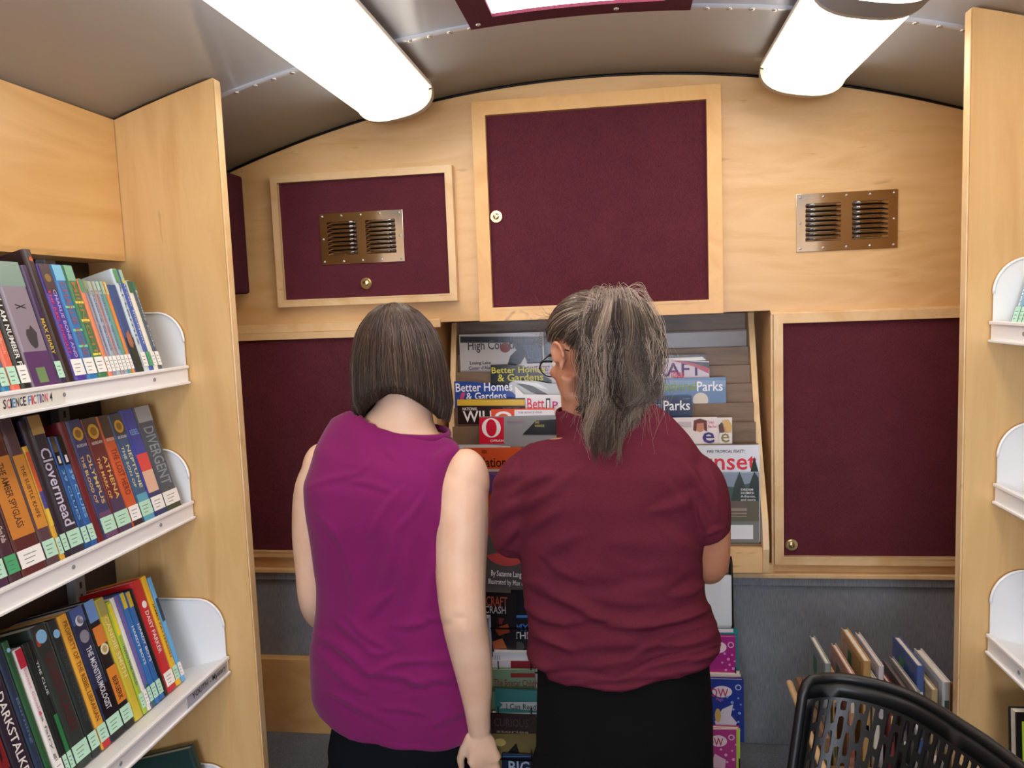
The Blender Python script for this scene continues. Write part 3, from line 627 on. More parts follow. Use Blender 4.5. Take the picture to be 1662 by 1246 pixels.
# right bookcase
rowsR=[(1640,1650,452,'#7fb0c8','pale blue slim spine','pale blue slim spine',D_(sticker='m',hard=False,w=.12,title='Quest',tcol='#ffffff')),
 (1650,1657,446,'#4a8a9a','teal slim spine','teal slim spine',D_(sticker='m',hard=False,w=.12)),
 (1657,1664,440,'#d9dfe0','whitish slim spine','whitish slim spine',D_(sticker='m',hard=False,w=.12)),
 (1664,1680,430,'#b8c8a8','sage spine','sage spine',D_(sticker='m',hard=False,w=.12)),
 (1680,1720,430,'#8a4a5a','rose spine','rose spine',D_(sticker='m'))]
shelf_books('R1',rowsR,.03,'top right shelf','books on the top right shelf')
# face-out book on the lowest right shelf
def facebook(name,w,h,t,color,items,spinecol=None,pagesleft=False):
    """cover faces -Y, lower-left corner at origin"""
    e=empty(name); mb=MB()
    mb.box((0,0,0),(w,.0025,h),cm(color,.22),.0008); mb.box((0,t-.0025,0),(w,t,h),cm(color,.22),.0008)
    if pagesleft: mb.box((w-.003,0,0),(w,t,h),cm(spinecol or color,.25))
    else: mb.box((0,0,0),(.003,t,h),cm(spinecol or color,.25))
    for it in items:
        k=it[0]
        if k=='r': _,x0,z0,x1,z1,c=it; mb.poly([(x0*w,-.0004,z0*h),(x1*w,-.0004,z0*h),(x1*w,-.0004,z1*h),(x0*w,-.0004,z1*h)],cm(c,.3))
        if k=='t': _,s,x0,z0,x1,z1,c=it; text(mb,s,(x0*w,-.001,z0*h),(1,0,0),(0,0,1),(x1-x0)*w,(z1-z0)*h,cm(c))
        if k=='d': _,x,z,r1,r2,c=it; disc(mb,(x*w,-.0006,z*h),(1,0,0),(0,0,1),r1*w,cm(c),r2*h)
        if k=='p': _,pts,c=it; mb.poly([(x*w,-.0007,z*h) for x,z in pts],cm(c))
    mb.build('cover',e)
    mb=MB(); mb.box((.003 if not pagesleft else .004,.0026,.003),(w-(.004 if not pagesleft else .003),t-.0026,h-.003),PAGES); mb.build('pages',e)
    return e
b=facebook('book',.17,.235,.028,'#16140f',[('r',.03,.0,1,.62,'#6a1a22'),('t','FUN',.06,.60,.97,.93,'#9ab52e'),('d',.5,.3,.3,.18,'#8a3a3a')],pagesleft=True)
T(b,'face-out book with green lettering on dark red cover at lower right edge','book')
p0=P(1640,1152,1.53)
b.matrix_world=Matrix.Translation((p0.x,1.49,p0.z-.228))@Matrix.Rotation(math.radians(-5),4,'X')@Matrix.Rotation(math.radians(2),4,'Z')
# ---------------- magazine rack in the wall recess ----------------
TY=[2.41,2.385,2.355,2.325,2.295,2.265,2.235,2.195]
TZ=[1.452,1.402,1.351,1.300,1.249,1.198,1.144,1.073]
e=T(empty('magazine_rack',(-.07,2.3,.8)),'tiered wooden magazine rack with clear pockets set into the end wall','magazine rack')
inv=Matrix.Translation(-Vector(e.location))
def addr(nm,mb,lab=None):
    o=mb.build(nm,e); o.matrix_parent_inverse=inv
    if lab:o['label']=lab
rx0,rx1=-.505,.362
for x0,x1 in ((rx0-.016,rx0),(rx1,rx1+.016)):
    prof=[(2.50,1.505),(2.385,1.505),(2.36,1.44),(2.325,1.33),(2.29,1.22),(2.25,1.12),(2.205,1.03),(2.165,.95),(2.15,.87),(2.16,.805),(2.50,.805)]
    mb=MB(); mb.prism([(x0,y,z) for y,z in prof],(x1-x0,0,0),MAPLE_T); addr('side_cheek',mb)
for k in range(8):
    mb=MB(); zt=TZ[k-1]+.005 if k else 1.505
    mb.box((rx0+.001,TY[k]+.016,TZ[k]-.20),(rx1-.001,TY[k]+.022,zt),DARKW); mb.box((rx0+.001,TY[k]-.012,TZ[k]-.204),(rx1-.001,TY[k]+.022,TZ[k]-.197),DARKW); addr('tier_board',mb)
    mb=MB(); mb.box((rx0+.003,TY[k]-.013,TZ[k]-.197),(rx1-.003,TY[k]-.0105,TZ[k]),ACRYL); addr('clear_pocket',mb)
    if k%2==0:
        pass
mb=MB(); mb.box((rx0,2.165,.80),(rx1,2.19,.868),MAPLE_H); addr('toe_board',mb)
def card(name,Y,x0,x1,yt,h,color,items=(),label='',cat='magazine',group='magazines in the wall rack',t=.0035,top=None,pages=False,rot=0,xr=None,tilt=0,rough=.25):
    a=P(x0,yt,Y); b=P(x1,yt,Y); w=b.x-a.x; o0=Vector((a.x,Y,a.z-h)); e=empty(name,o0) if pages else None
    mb=MB(); c=cm(color,rough)
    def loc(px,py,k=.0006):
        q=P(px,py,Y); return Vector((q.x-o0.x,-k,q.z-o0.z))
    if top: ol=[Vector((0,0,0)),Vector((w,0,0))]+[loc(*p,0) for p in top[::-1]]
    else: ol=[Vector((0,0,0)),Vector((w,0,0)),Vector((w,0,h)),Vector((0,0,h))]
    mb.prism(ol,(0,.0022 if pages else t,0),c)
    lay=.0004
    for it in items:
        k=it[0]; lay+=.00025
        if k=='r': _,X0,Y0,X1,Y1,cc=it; mb.poly([loc(X0,Y1,lay),loc(X1,Y1,lay),loc(X1,Y0,lay),loc(X0,Y0,lay)],cm(cc,rough))
        elif k=='t':
            _,s,X0,Y0,X1,Y1,cc=it; p=loc(X0,Y1,lay); q=loc(X1,Y1,lay); r_=loc(X0,Y0,lay); text(mb,s,p,(1,0,0),(0,0,1),q.x-p.x,r_.z-p.z,cm(cc))
        elif k=='d':
            _,X,Yy,r1,r2,cc=it; p=loc(X,Yy,lay); disc(mb,p,(1,0,0),(0,0,1),r1*Y/FPX,cm(cc,rough),r2*Y/FPX)
        elif k=='p': _,pts,cc=it; mb.poly([loc(a_,b_,lay) for a_,b_ in pts],cm(cc,rough))
    if pages:
        o=mb.build('cover',e)
        mb=MB(); mb.box((0,t-.002,0),(w,t,h),c); q=mb.build('back_cover',e)
        mb=MB(); mb.box((.003,.0023,.002),(w-.003,t-.0021,h-.003),PAGES); mb.build('pages',e); r_=e
    else: r_=mb.build(name); r_.location=o0
    r_.rotation_euler=(tilt,math.radians(rot),0)
    if label: T(r_,label,cat,group)
    return r_
mg='magazines in the wall rack'
card('magazine',2.349,745,882,543,.27,'#b9b7b6',[('r',747,546,880,556,'#1d1e24'),('t','High Country',760,553,845,573,'#2a2528'),('p',[(830,556),(880,556),(881,590),(858,597),(852,578),(845,590),(822,597),(828,578),(838,568)],'#17181f'),('d',820,564,9,8,'#7a2a2a'),('p',[(846,560),(879,558),(880,588),(862,590),(856,575)],'#2a3450'),('t','Losing Lake',763,586,797,593,'#15151a'),('t',"Coeur d'Alene",761,594,803,600,'#15151a'),('r',749,601,799,603,'#8c8a8c'),('t','the story of a lake',770,607,795,610,'#8a8a8a')],'grey and white magazine with black bird at top left of the rack')
card('magazine',2.352,880,935,538,.27,'#20222a',[('d',893,560,6,14,'#4a4c55'),('p',[(884,575),(896,590),(884,596)],'#6b6e78')],'near-black magazine partly hidden behind the ponytailed head')
card('magazine',2.324,852,932,590,.26,'#b7b2b4',[('t',"CAN'T RESIST",855,594,893,603,'#5a3a5a'),('t','recipe',880,604,893,608,'#6a5a6a')],'pale magazine reading RESIST just left of the woman\'s ear')
card('magazine',2.318,796,895,592,.26,'#1c1c1e',[('t','Better Homes',798,596,885,606,'#c9c03c'),('t','& Gardens',808,607,882,619,'#c9c03c')],'black magazine with yellow title drooping at its right corner',top=[(796,592),(820,591),(845,594),(865,600),(882,609),(895,617)])
card('magazine',2.294,826,925,617,.25,'#b9bcbf',[('p',[(838,622),(860,624),(890,640),(888,645),(862,636)],'#5a5c60'),('p',[(832,618),(872,621),(890,632),(880,630)],'#dcdedf')],'grey curled magazine behind the two home magazines',top=[(826,622),(835,617),(870,618),(890,622),(925,625)])
card('magazine',2.288,737,842,619,.26,'#2a4a96',[('t','Better Homes',740,622,832,636,'#e9ecf6'),('t','& Gardens',757,637,822,649,'#e9ecf6'),('p',[(749,637),(756,637),(752,648),(746,648)],'#c04a7a')],'blue home magazine with white title at left of the rack',top=[(737,619),(765,619),(790,622),(815,629),(832,637),(842,647)])
card('magazine',2.262,836,945,626,.25,'#e4e4e6',[('t','Bett',856,646,884,664,'#d22a4e'),('t','Best',868,663,882,670,'#d22a4e'),('r',886,646,893,670,'#1a1a1c'),('t','I',888,649,892,662,'#f2f2f2'),('t','P',897,651,906,664,'#c02a7a')],'white magazine with red lettering left of the woman\'s neck',top=[(836,626),(850,640),(870,640),(945,642)])
card('magazine',2.256,742,852,648,.26,'#2b1c1a',[('r',742,648,852,658,'#d2ae3a'),('t','NATIONAL',751,661,775,666,'#e4e0dc'),('t','WILDLIFE',752,667,852,685,'#e9e6e2'),('t','the wildlife magazine',816,661,844,663,'#9a8a80'),('r',744,688,852,722,'#5a4238'),('p',[(758,705),(768,700),(772,716),(760,718)],'#c8b8b0'),('p',[(768,718),(780,702),(800,712),(798,718)],'#1a1414')],'brown wildlife magazine with a yellow top band')
card('magazine',2.232,797,900,664,.26,'#e2542e',[('d',817,676,14,9,'#f2f2f2'),('d',817,677,9,6,'#e2542e'),('r',835,665,900,675,'#e9e9ec'),('t','THE ADVICE ISSUE',841,668,880,671,'#5a5a6a')],'orange and white magazine peeking above the red letter O magazine')
card('magazine',2.225,778,905,676,.26,'#8e9092',[('r',778,677,818,720,'#cf1f38'),('d',797.5,694,16,16.5,'#f4f0ee'),('d',797.5,694,9,14.5,'#cf1f38'),('t','OPRAH',796,713,817,717,'#f0e6e0'),('t','love your life',824,681,850,688,'#a06a86'),('p',[(848,705),(870,682),(905,680),(905,705)],'#191a1c'),('t','THE\nWINNER',868,683,884,693,'#b8a860')],'grey magazine with white letter O on a red square')
card('magazine',2.192,744,828,722,.26,'#c4c6c8',[],'white-edged magazine behind the orange one, low at left of the rack',top=[(744,722),(790,722),(828,725)],t=.006)
card('magazine',2.187,752,846,727,.26,'#d0562a',[('t','Nation',776,742,822,758,'#2a1a18'),('r',757,729,765,734,'#9a3a1a'),('r',782,730,790,735,'#9a3a1a'),('r',752,761,846,765,'#b9b7a8'),('r',752,766,846,800,'#6a4a8a')],'orange magazine between the two people below the letter O one')
card('magazine',2.322,1020,1146,578,.26,'#26241f',[('p',[(1030,583),(1140,579),(1146,584),(1060,588)],'#d9d6cc')],'black and white edged magazine at the top right of the stack')
card('magazine',2.316,1030,1151,584,.26,'#c6b9c4',[('t','CRAFT',1040,590,1140,612,'#4a2a66'),('p',[(1090,585),(1120,586),(1151,597),(1150,606),(1125,594)],'#a8344a'),('p',[(1100,585),(1151,588),(1151,597),(1125,589)],'#2c2a36'),('t','ideas',1090,600,1110,613,'#d02a5a')],'pale craft magazine with purple lettering right of the ponytail',top=[(1030,582),(1075,583),(1120,585),(1151,586)])
card('magazine',2.288,1040,1178,615,.27,'#5f7fa6',[('p',[(1040,617),(1178,617),(1178,628),(1120,626),(1080,632),(1040,628)],'#7a93b4'),('t','National',1066,620,1130,634,'#7f9a3c'),('t','Parks',1131,619,1173,635,'#e9eef4'),('d',1137,649,12,12,'#cfc8b8'),('r',1040,657,1178,690,'#4a5f3c'),('p',[(1126,655),(1146,655),(1144,675),(1130,675)],'#8a7258')],'light blue parks magazine showing a pale round hat')
card('magazine',2.255,1030,1123,644,.27,'#1c2f54',[('t','National',1035,651,1075,666,'#7a94b4'),('t','Parks',1077,650,1120,666,'#eef2f6'),('t','the magazine',1108,646,1120,648,'#99aabb')],'navy parks magazine in front of the light blue one')
card('magazine',2.231,1090,1188,679,.26,'#e6e0de',[('d',1178,694,8,9,'#c89a76'),('p',[(1172,682),(1182,680),(1188,690),(1187,702),(1180,700)],'#d8b06a'),('p',[(1166,690),(1172,684),(1176,700),(1168,706)],'#5a3a2c'),('r',1168,702,1188,720,'#ece8e0'),('t','e',1170,703,1184,718,'#8a7c4a')],'cream magazine with a gold letter e behind the violet letter one')
card('magazine',2.226,1080,1164,678,.26,'#ece4e4',[('d',1136,690,8,11,'#c98a6a'),('p',[(1126,682),(1136,679),(1147,682),(1148,700),(1143,698),(1142,686),(1131,687),(1130,700),(1125,698)],'#6a2a1e'),('t',"Today's\nNew Food",1149,682,1163,694,'#c02a4a'),('t','e',1140,701,1160,719,'#3a2a7a'),('r',1100,684,1122,692,'#c8c0c4')],'white magazine with violet letter e and a small portrait')
card('magazine',2.188,1120,1233,723,.27,'#e2e8f0',[('t','FIRE TROPICAL FEAST!',1148,730,1208,735,'#2a2a3a'),('t','Sunset',1120,735,1228,763,'#d8263a'),('p',[(1218,765),(1224,740),(1231,765)],'#24362a'),('r',1120,765,1232,803,'#9fb3c2'),('p',[(1120,800),(1150,786),(1190,790),(1232,780),(1232,815),(1120,815)],'#4c6a58'),('p',[(1186,815),(1192,785),(1200,765),(1208,785),(1212,815)],'#2c4436'),('p',[(1210,815),(1218,780),(1224,765),(1231,775),(1231,845),(1214,845)],'#24382c'),('r',1160,812,1232,850,'#6f6a4c'),('p',[(1172,822),(1182,813),(1204,814),(1212,824),(1212,838),(1172,838)],'#b5a488'),('p',[(1170,824),(1180,813),(1206,813),(1214,824)],'#7a6a58'),('r',1172,829,1212,831,'#5a4a3c'),('r',1172,834,1212,836,'#5a4a3c'),('r',1130,845,1232,880,'#7d7f76'),('t','DREAM\nHOMES!\nA-frames,\nand more',1202,792,1226,812,'#e9ece9'),('r',1160,851,1222,874,'#eef0f0')],'large white magazine with red Sunset title at bottom right of the rack')
# ---------------- wire rack of children's books ----------------
e=T(empty('wire_book_rack',(-.07,2.1,.262)),'black wire floor rack holding face-out children\'s books below the magazines','book rack')
inv=Matrix.Translation(-Vector(e.location)); wx0,wx1=-.45,.272
def rail(x): return [(x-.002,2.135,.845),(x,2.125,.855),(x,2.115,.845),(x,2.11,.78),(x,2.10,.66),(x,2.085,.5),(x,2.07,.40),(x+.006,2.05,.268)]
for x in (wx0,wx1):
    mb=MB(); mb.tube(rail(x),.0042,BLACKW,8); mb.tube([(x,2.128,.845),(x,2.2,.6),(x,2.215,.268)],.004,BLACKW,8); addr('side_wire',mb)
RT=[(2.105,.665),(2.075,.555),(2.045,.44),(2.02,.335)]
for y,z in RT:
    mb=MB()
    for dz in (0,): mb.tube([(wx0,y-.03,z+dz),(wx1,y-.03,z+dz)],.0022,BLACKW,6)
    mb.tube([(wx0,y+.012,z),(wx1,y+.012,z)],.0022,BLACKW,6)
    for x in np.linspace(wx0,wx1,9): mb.tube([(x,y-.03,z+.03),(x,y-.03,z),(x,y+.012,z),(x,y+.03,z+.12)],.0018,BLACKW,6)
    addr('wire_shelf',mb)
cg='children\'s books in the wire rack'
cb=lambda *a,**k: card('picture_book',*a,cat='book',group=cg,pages=True,**k)
cb(2.090,765,878,868,.19,'#57534f',[('d',818,893,36,24,'#c0504a'),('p',[(765,868),(800,868),(878,888),(878,905),(840,885),(765,905)],'#57534f'),('d',826,901,20,13,'#c0504a'),('t','By Suzanne Lang',795,923,844,935,'#e9e6e0'),('t','Illustrated by Max Lang',791,937,858,948,'#e0dcd4')],label='grey picture book with red disc at the top of the wire rack',t=.01,rot=3,rough=.18)
cb(2.080,776,834,960,.20,'#221d20',[('t','MINECRAFT',760,966,820,982,'#b4553a'),('t','CRASH',784,982,818,994,'#c4c0bc'),('p',[(800,1018),(822,1010),(826,1024),(808,1030)],'#a4482c'),('p',[(798,1040),(814,1034),(822,1050),(800,1052)],'#b8643a'),('p',[(806,1000),(816,1002),(812,1012),(804,1010)],'#7a3438'),('r',779,961,782,1060,'#4a4648')],label='black novel with blocky red and grey title between the two people',t=.026,rot=2)
cb(2.082,829,890,957,.20,'#15181f',[('r',831,998,890,1002,'#3f86c8'),('t','MY',837,1012,858,1023,'#3a78c0'),('t','THE',834,1025,862,1036,'#e6e6e8'),('d',842,1048,10,8,'#4a4a46'),('r',856,1045,866,1060,'#5a6aa8')],label='black book with a blue stripe beside the woman\'s left hip',t=.02)
cb(2.066,770,795,1000,.16,'#b9c6d2',[('r',772,1003,793,1060,'#5a6c7e')],label='silver edged book just right of the girl\'s elbow',t=.012)
cb(2.060,800,866,1058,.17,'#dfe2e6',[('t','III',803,1063,812,1071,'#99aabb')],label='white board book standing above the green chapter book',t=.018)
cb(2.052,795,870,1071,.17,'#e6dcde',[('r',829,1072,870,1086,'#8e2430')],label='white and dark red chapter book behind the green one',t=.02)
cb(2.036,794,868,1086,.17,'#7d9a78',[('r',829,1092,868,1099,'#8e2a26'),('t','The Boxcar Children',802,1101,880,1112,'#8a2420'),('r',794,1113,868,1122,'#5a6a4a')],label='sage green chapter book with dark red title in the wire rack',t=.012)
cb(2.020,803,874,1119,.15,'#3f8583',[('p',[(811,1139),(816,1143),(811,1149),(820,1149),(874,1153),(874,1139)],'#c9cfca'),('t','I Can Read',822,1141,870,1150,'#2a3a40'),('r',795,1156,874,1158,'#d0d4d0')],label='teal reader with a pale title banner',t=.008)
cb(2.012,796,870,1157,.12,'#3b2b28',[('t','CURIOUS',802,1165,858,1178,'#4f3b36'),('t','stories',806,1184,858,1188,'#9a8a6a'),('r',796,1190,870,1246,'#7a6a3e'),('d',812,1204,10,7,'#c0a860'),('p',[(815,1230),(838,1205),(846,1230)],'#1c1a1a')],label='dark brown book with golden lower half under the teal reader',t=.02)
cb(1.996,814,880,1224,.10,'#1d2a44',[('t','BIG',826,1234,860,1254,'#b4c0cc'),('r',816,1226,880,1228,'#3f6a94')],label='navy book cut by the bottom edge between the people',t=.01)
cb(2.098,1125,1187,934,.20,'#dde3e6',[],label='plain white book back at top right of the wire rack',t=.008)
cb(2.107,1110,1176,924,.16,'#4f6a8c',[('r',1112,928,1174,934,'#2c3440')],label='blue topped book behind the plain white one',t=.006)
cb(2.066,1130,1198,1020,.17,'#2b8080',[('r',1130,1020,1190,1026,'#e0dce0')],label='teal edged book behind the magenta fairy book',t=.008)
star=[('d',1176+dx,1060+dy,r,r,'#e48ac8') for dx,dy,r in ((0,0,2),(6,9,2.5),(12,2,1.5),(8,18,2),(14,24,2.5),(2,26,2),(16,12,1.5),(-4,14,1.8))]
cb(2.048,1130,1194,1032,.17,'#a3247c',[('d',1165,1050,14,10,'#ead0d8'),('t','BOW',1140,1044,1171,1057,'#b02a4a'),('d',1186,1046,5,5,'#e0b8d4'),('d',1186,1046,3.4,3.4,'#a3247c')]+star,label='magenta book with speech bubble title, highest of the bright series',t=.012)
cb(2.034,1130,1202,1092,.14,'#e0d4c8',[('r',1130,1098,1202,1101,'#b03a40')],label='cream topped book behind the deep blue series book',t=.02)
star=[('d',1180+dx,1130+dy,r,r,'#7fa0dc') for dx,dy,r in ((0,0,2),(8,9,2.5),(18,2,1.5),(10,20,2),(20,26,2.5),(18,40,2),(22,12,1.5),(20,54,1.8),(12,60,1.5))]
cb(2.014,1130,1207,1101,.17,'#26388c',[('d',1172,1122,16,10,'#e4d2dc'),('t','BOW',1144,1116,1182,1130,'#b02a4a'),('t','Magic',1162,1131,1174,1138,'#b06ac0'),('d',1198,1115,5,5,'#b8c4e4'),('d',1198,1115,3.4,3.4,'#26388c'),('p',[(1160,1170),(1172,1150),(1190,1142),(1186,1160),(1196,1172),(1188,1190),(1165,1190)],'#d4cdd8'),('d',1165,1160,5,12,'#c8a45a')]+star,label='deep blue sparkly book in the middle of the bright series',t=.012)
star=[('d',1170+dx,1215+dy,r,r,'#eaa4cc') for dx,dy,r in ((0,0,2),(8,9,2.5),(18,2,1.5),(10,20,2),(20,16,2.5),(24,-8,1.5))]
cb(1.994,1125,1201,1179,.13,'#b23a80',[('d',1166,1202,14,10,'#ead0d8'),('t','BOW',1140,1196,1174,1209,'#b02a4a'),('d',1187,1196,5,5,'#e8c0d8'),('d',1187,1196,3.4,3.4,'#b23a80'),('r',1195,1181,1201,1290,'#b9d04a'),('r',1125,1180,1197,1183,'#e8c8b8'),('p',[(1150,1250),(1160,1222),(1178,1232),(1176,1252)],'#e0b8c4')]+star,label='pink and lime edged book, lowest of the bright series',t=.014)
# ---------------- low picture-book bin on the right ----------------
e=T(empty('book_bin',(.65,1.8,0)),'wooden bin with a round dowel rail holding picture books behind the black chair','book bin')
inv=Matrix.Translation(-Vector(e.location)); BINB=wood('bin_ply','#8a684c','#6f523a',(5,5,5))
for nm,a_,b_,m in (('side_panel',(.408,1.69,0),(.422,1.972,.60),BINB),('side_panel',(.955,1.69,0),(.969,1.972,.60),BINB),('back_panel',(.423,1.958,.30),(.954,1.972,.60),BINB),('front_lip',(.423,1.69,.40),(.954,1.704,.53),BINB),('base_board',(.423,1.705,.44),(.954,1.957,.452),BINB)):
    mb=MB(); mb.box(a_,b_,m,.003); addr(nm,mb)
mb=MB(); mb.tube([(.397,1.992,.572),(.397,1.985,.574),(.397,1.70,.556),(.397,1.46,.54)],.0085,MAPLE_T,14); mb.sph((.397,1.992,.572),.0085,MAPLE_T,14); addr('dowel_rail',mb)
mb=MB(); mb.cyl((.4035,1.93,.569),.006,.011,'X',MAPLE_T,12); mb.cyl((.4035,1.74,.558),.006,.011,'X',MAPLE_T,12); addr('dowel_peg',mb)
binb=[# px,py of the near top spine corner, thickness, width, near Y, colour, spine colour...
 (1344,1077,.013,.15,1.745,'#8f9896','grey picture book standing tallest at the left end of the bin','#2f7a55'),
 (1356,1098,.008,.12,1.745,'#c9a768','small tan book tucked behind the grey picture book',None),
 (1384,1094,.012,.16,1.73,'#b88a72','pinkish brown picture book, third from the left of the bin','#5a6a52'),
 (1408,1073,.016,.18,1.73,'#b9925a','honey brown picture book with green sticker in the bin','#2f6a45'),
 (1424,1108,.010,.12,1.72,'#d8d4c4','short whitish book between the honey brown and rosy ones',None),
 (1431,1081,.011,.18,1.74,'#c9c2c8','white and rose edged picture book in the bin',None),
 (1449,1116,.012,.15,1.72,'#7a3438','dark red framed book low in the middle of the bin','#a8a87a'),
 (1470,1118,.008,.14,1.73,'#6a5a58','brown-grey thin book low in the middle of the bin',None),
 (1490,1122,.010,.17,1.715,'#8f8a86','clear jacketed grey book leaning before the blue one','#4a7a58'),
 (1495,1081,.016,.16,1.76,'#4a5f94','blue and violet picture book with green sticker','#4a8a5a'),
 (1518,1120,.013,.13,1.72,'#a8946a','khaki picture book beside the blue one',None),
 (1537,1107,.017,.17,1.735,'#c9ccd2','white picture book with multicoloured spine at the bin\'s right end','#4f7a5f')]
for px,py,t,w,y,c,lab,stk in binb:
    p=P(px,py,y); h=p.z-.4535
    def ex(mb,t_,h_,sw,stk=stk,w=w,c=c):
        mb.faces([(-t_/2-.0003,.02,.01),(-t_/2-.0003,w-.02,.01),(-t_/2-.0003,w-.02,h_-.012),(-t_/2-.0003,.02,h_-.012)],[[0,1,2,3]],cm(hexmix(c,.93),.25))
        if stk: mb.faces([(-t_/2-.0006,w*.5,h_-.065),(-t_/2-.0006,w*.5+.03,h_-.065),(-t_/2-.0006,w*.5+.03,h_-.025),(-t_/2-.0006,w*.5,h_-.025)],[[0,1,2,3]],cm(stk,.4))
        r_=random.Random(px)
        for k in range(4):
            z=h_*r_.uniform(.1,.8); mb.box((-sw*.4,-.0008,z),(sw*.4,-.0002,z+h_*r_.uniform(.03,.12)),cm(r_.choice(['#c8b070','#6a7a9a','#a05048','#d8d4c8','#4a6a5a','#2c2a4a','#c87a40']),.3))
    b=make_book(t,h,w,c,name='picture_book',extra=ex); b.location=(p.x,y,.4535); T(b,lab,'book','picture books in the low bin')
# ---------------- black perforated chair ----------------
e=T(empty('chair',(.13,.95,0)),'black plastic chair with a slotted curved backrest in the lower right foreground','chair')
inv=Matrix.Translation(-Vector(e.location))
arc=[Vector(p) for p in ((.287,1.318),(.325,1.333),(.364,1.331),(.408,1.311),(.443,1.278),(.466,1.236),(.484,1.19),(.500,1.148),(.512,1.106),(.521,1.06),(.526,1.01),(.525,.965),(.521,.93))]
def arcp(u):
    L=[0]; 
    for i in range(1,len(arc)): L.append(L[-1]+(arc[i]-arc[i-1]).length)
    s_=u*L[-1]; i=1
    while i<len(arc)-1 and L[i]<s_: i+=1
    f_=(s_-L[i-1])/(L[i]-L[i-1]); p0=arc[max(0,i-2)];p1=arc[i-1];p2=arc[i];p3=arc[min(len(arc)-1,i+1)]
    return .5*((2*p1)+(p2-p0)*f_+(2*p0-5*p1+4*p2-p3)*f_*f_+(3*p1-p0-3*p2+p3)*f_**3)
ARL=sum((arc[i]-arc[i-1]).length for i in range(1,len(arc)))
nn=Vector((-.85,-.53)); ZT=.905
def bp(u,v):  # v = distance below the top
    a_=arcp(min(max(u,0),1)); s_=v*.30; cx=arcp(.5); tp=1-v*.35
    # the shell tapers slightly and its curvature fades towards the seat
    ch=arc[0].lerp(arc[-1],u); k=1-min(1,v/.55)*.45; q=ch+(a_-ch)*k; q=cx+(q-cx)*tp
    return Vector((q.x+nn.x*s_,q.y+nn.y*s_,ZT-v))
mb=MB(); NC=33; VH=.40; pz=.046; u0,u1=.045,.955; v0=.028
du=(u1-u0)/NC
for c in range(NC):
    a_=u0+c*du; b_=a_+du; off=(c%2)*pz/2; vv=v0
    rows=[]
    if off: rows.append((v0,v0+pz/2,True)); 
    vv=v0+off
    while vv+pz<=VH+1e-6: rows.append((vv,vv+pz,False)); vv+=pz
    if vv<VH: rows.append((vv,VH,None))
    for (va,vb,kind) in rows:
        rect=[(a_,va),((a_+b_)/2,va),(b_,va),(b_,(va+vb)/2),(b_,vb),((a_+b_)/2,vb),(a_,vb),(a_,(va+vb)/2)]
        if kind is None: mb.faces([bp(u,v) for u,v in rect],[list(range(8))],BLACKP); continue
        m_=(a_+b_)/2; mv=(va+vb)/2; hw=du*.27; hh=(vb-va)/2*(.80 if not kind else .66); bw=du*.33
        hole=[(m_-hw,mv-hh*.88),(m_,mv-hh),(m_+hw,mv-hh*.88),(m_+bw,mv),(m_+hw,mv+hh*.88),(m_,mv+hh),(m_-hw,mv+hh*.88),(m_-bw,mv)]
        mb.faces([bp(u,v) for u,v in rect+hole],[[i,(i+1)%8,(i+1)%8+8,i+8] for i in range(8)],BLACKP)
# solid margins
def quadstrip(us,vs):
    n=len(vs); mb.faces([bp(u,v) for u in us for v in vs],[[i*n+j,i*n+j+1,(i+1)*n+j+1,(i+1)*n+j] for i in range(len(us)-1) for j in range(n-1)],BLACKP,True)
quadstrip([k/30 for k in range(31)],[0.002,v0]); quadstrip([0,u0],[v0+k*.03 for k in range(13)]+[VH]); quadstrip([u1,1],[v0+k*.03 for k in range(13)]+[VH]); quadstrip([k/30 for k in range(31)],[VH,VH+.06])
o=mb.build('backrest',e,recalc=False); o.matrix_parent_inverse=inv
bmx=bmesh.new(); bmx.from_mesh(o.data); bmesh.ops.remove_doubles(bmx,verts=bmx.verts,dist=.0002); bmesh.ops.recalc_face_normals(bmx,faces=bmx.faces); bmx.to_mesh(o.data); bmx.free()
md=o.modifiers.new('thick','SOLIDIFY'); md.thickness=.0045; md.offset=0
mb=MB(); path=[bp(0,VH+.06-k*.03) for k in range(15)]+[bp(0,.02),bp(.012,.004)]+[bp(.03+k/32*.94,-.002) for k in range(33)]+[bp(.988,.004),bp(1,.02)]+[bp(1,.04+k*.03) for k in range(15)]
mb.tube(path,.0085,BLACKP,10,side=(0,0,1)); addr('rim',mb)
sb_=bp(.5,VH+.05); sc=Vector((sb_.x+nn.x*.21,sb_.y+nn.y*.21,.45)); ang=math.atan2(nn.y,nn.x)
Ms=Matrix.Translation(sc)@Matrix.Rotation(ang,4,'Z')
mb=MB(); mb.box((-.21,-.215,-.018),(.21,.215,.0),BLACKP,.008,Ms); addr('seat',mb)
for sx in (-1,1):
    for sy in (-1,1):
        mb=MB(); mb.tube([Ms@Vector((sx*.17,sy*.19,-.015)),Ms@Vector((sx*.21,sy*.225,-.4495))],.011,BLACKP,10); addr('leg',mb)
for sy in (0,1):
    mb=MB(); a_=bp(sy,VH+.05); mb.tube([a_,Ms@Vector((-.19,(.2 if sy==0 else -.2)*-1 if False else (.2 if (Ms.inverted()@a_).y>0 else -.2),-.01))],.011,BLACKP,10); addr('back_support',mb)
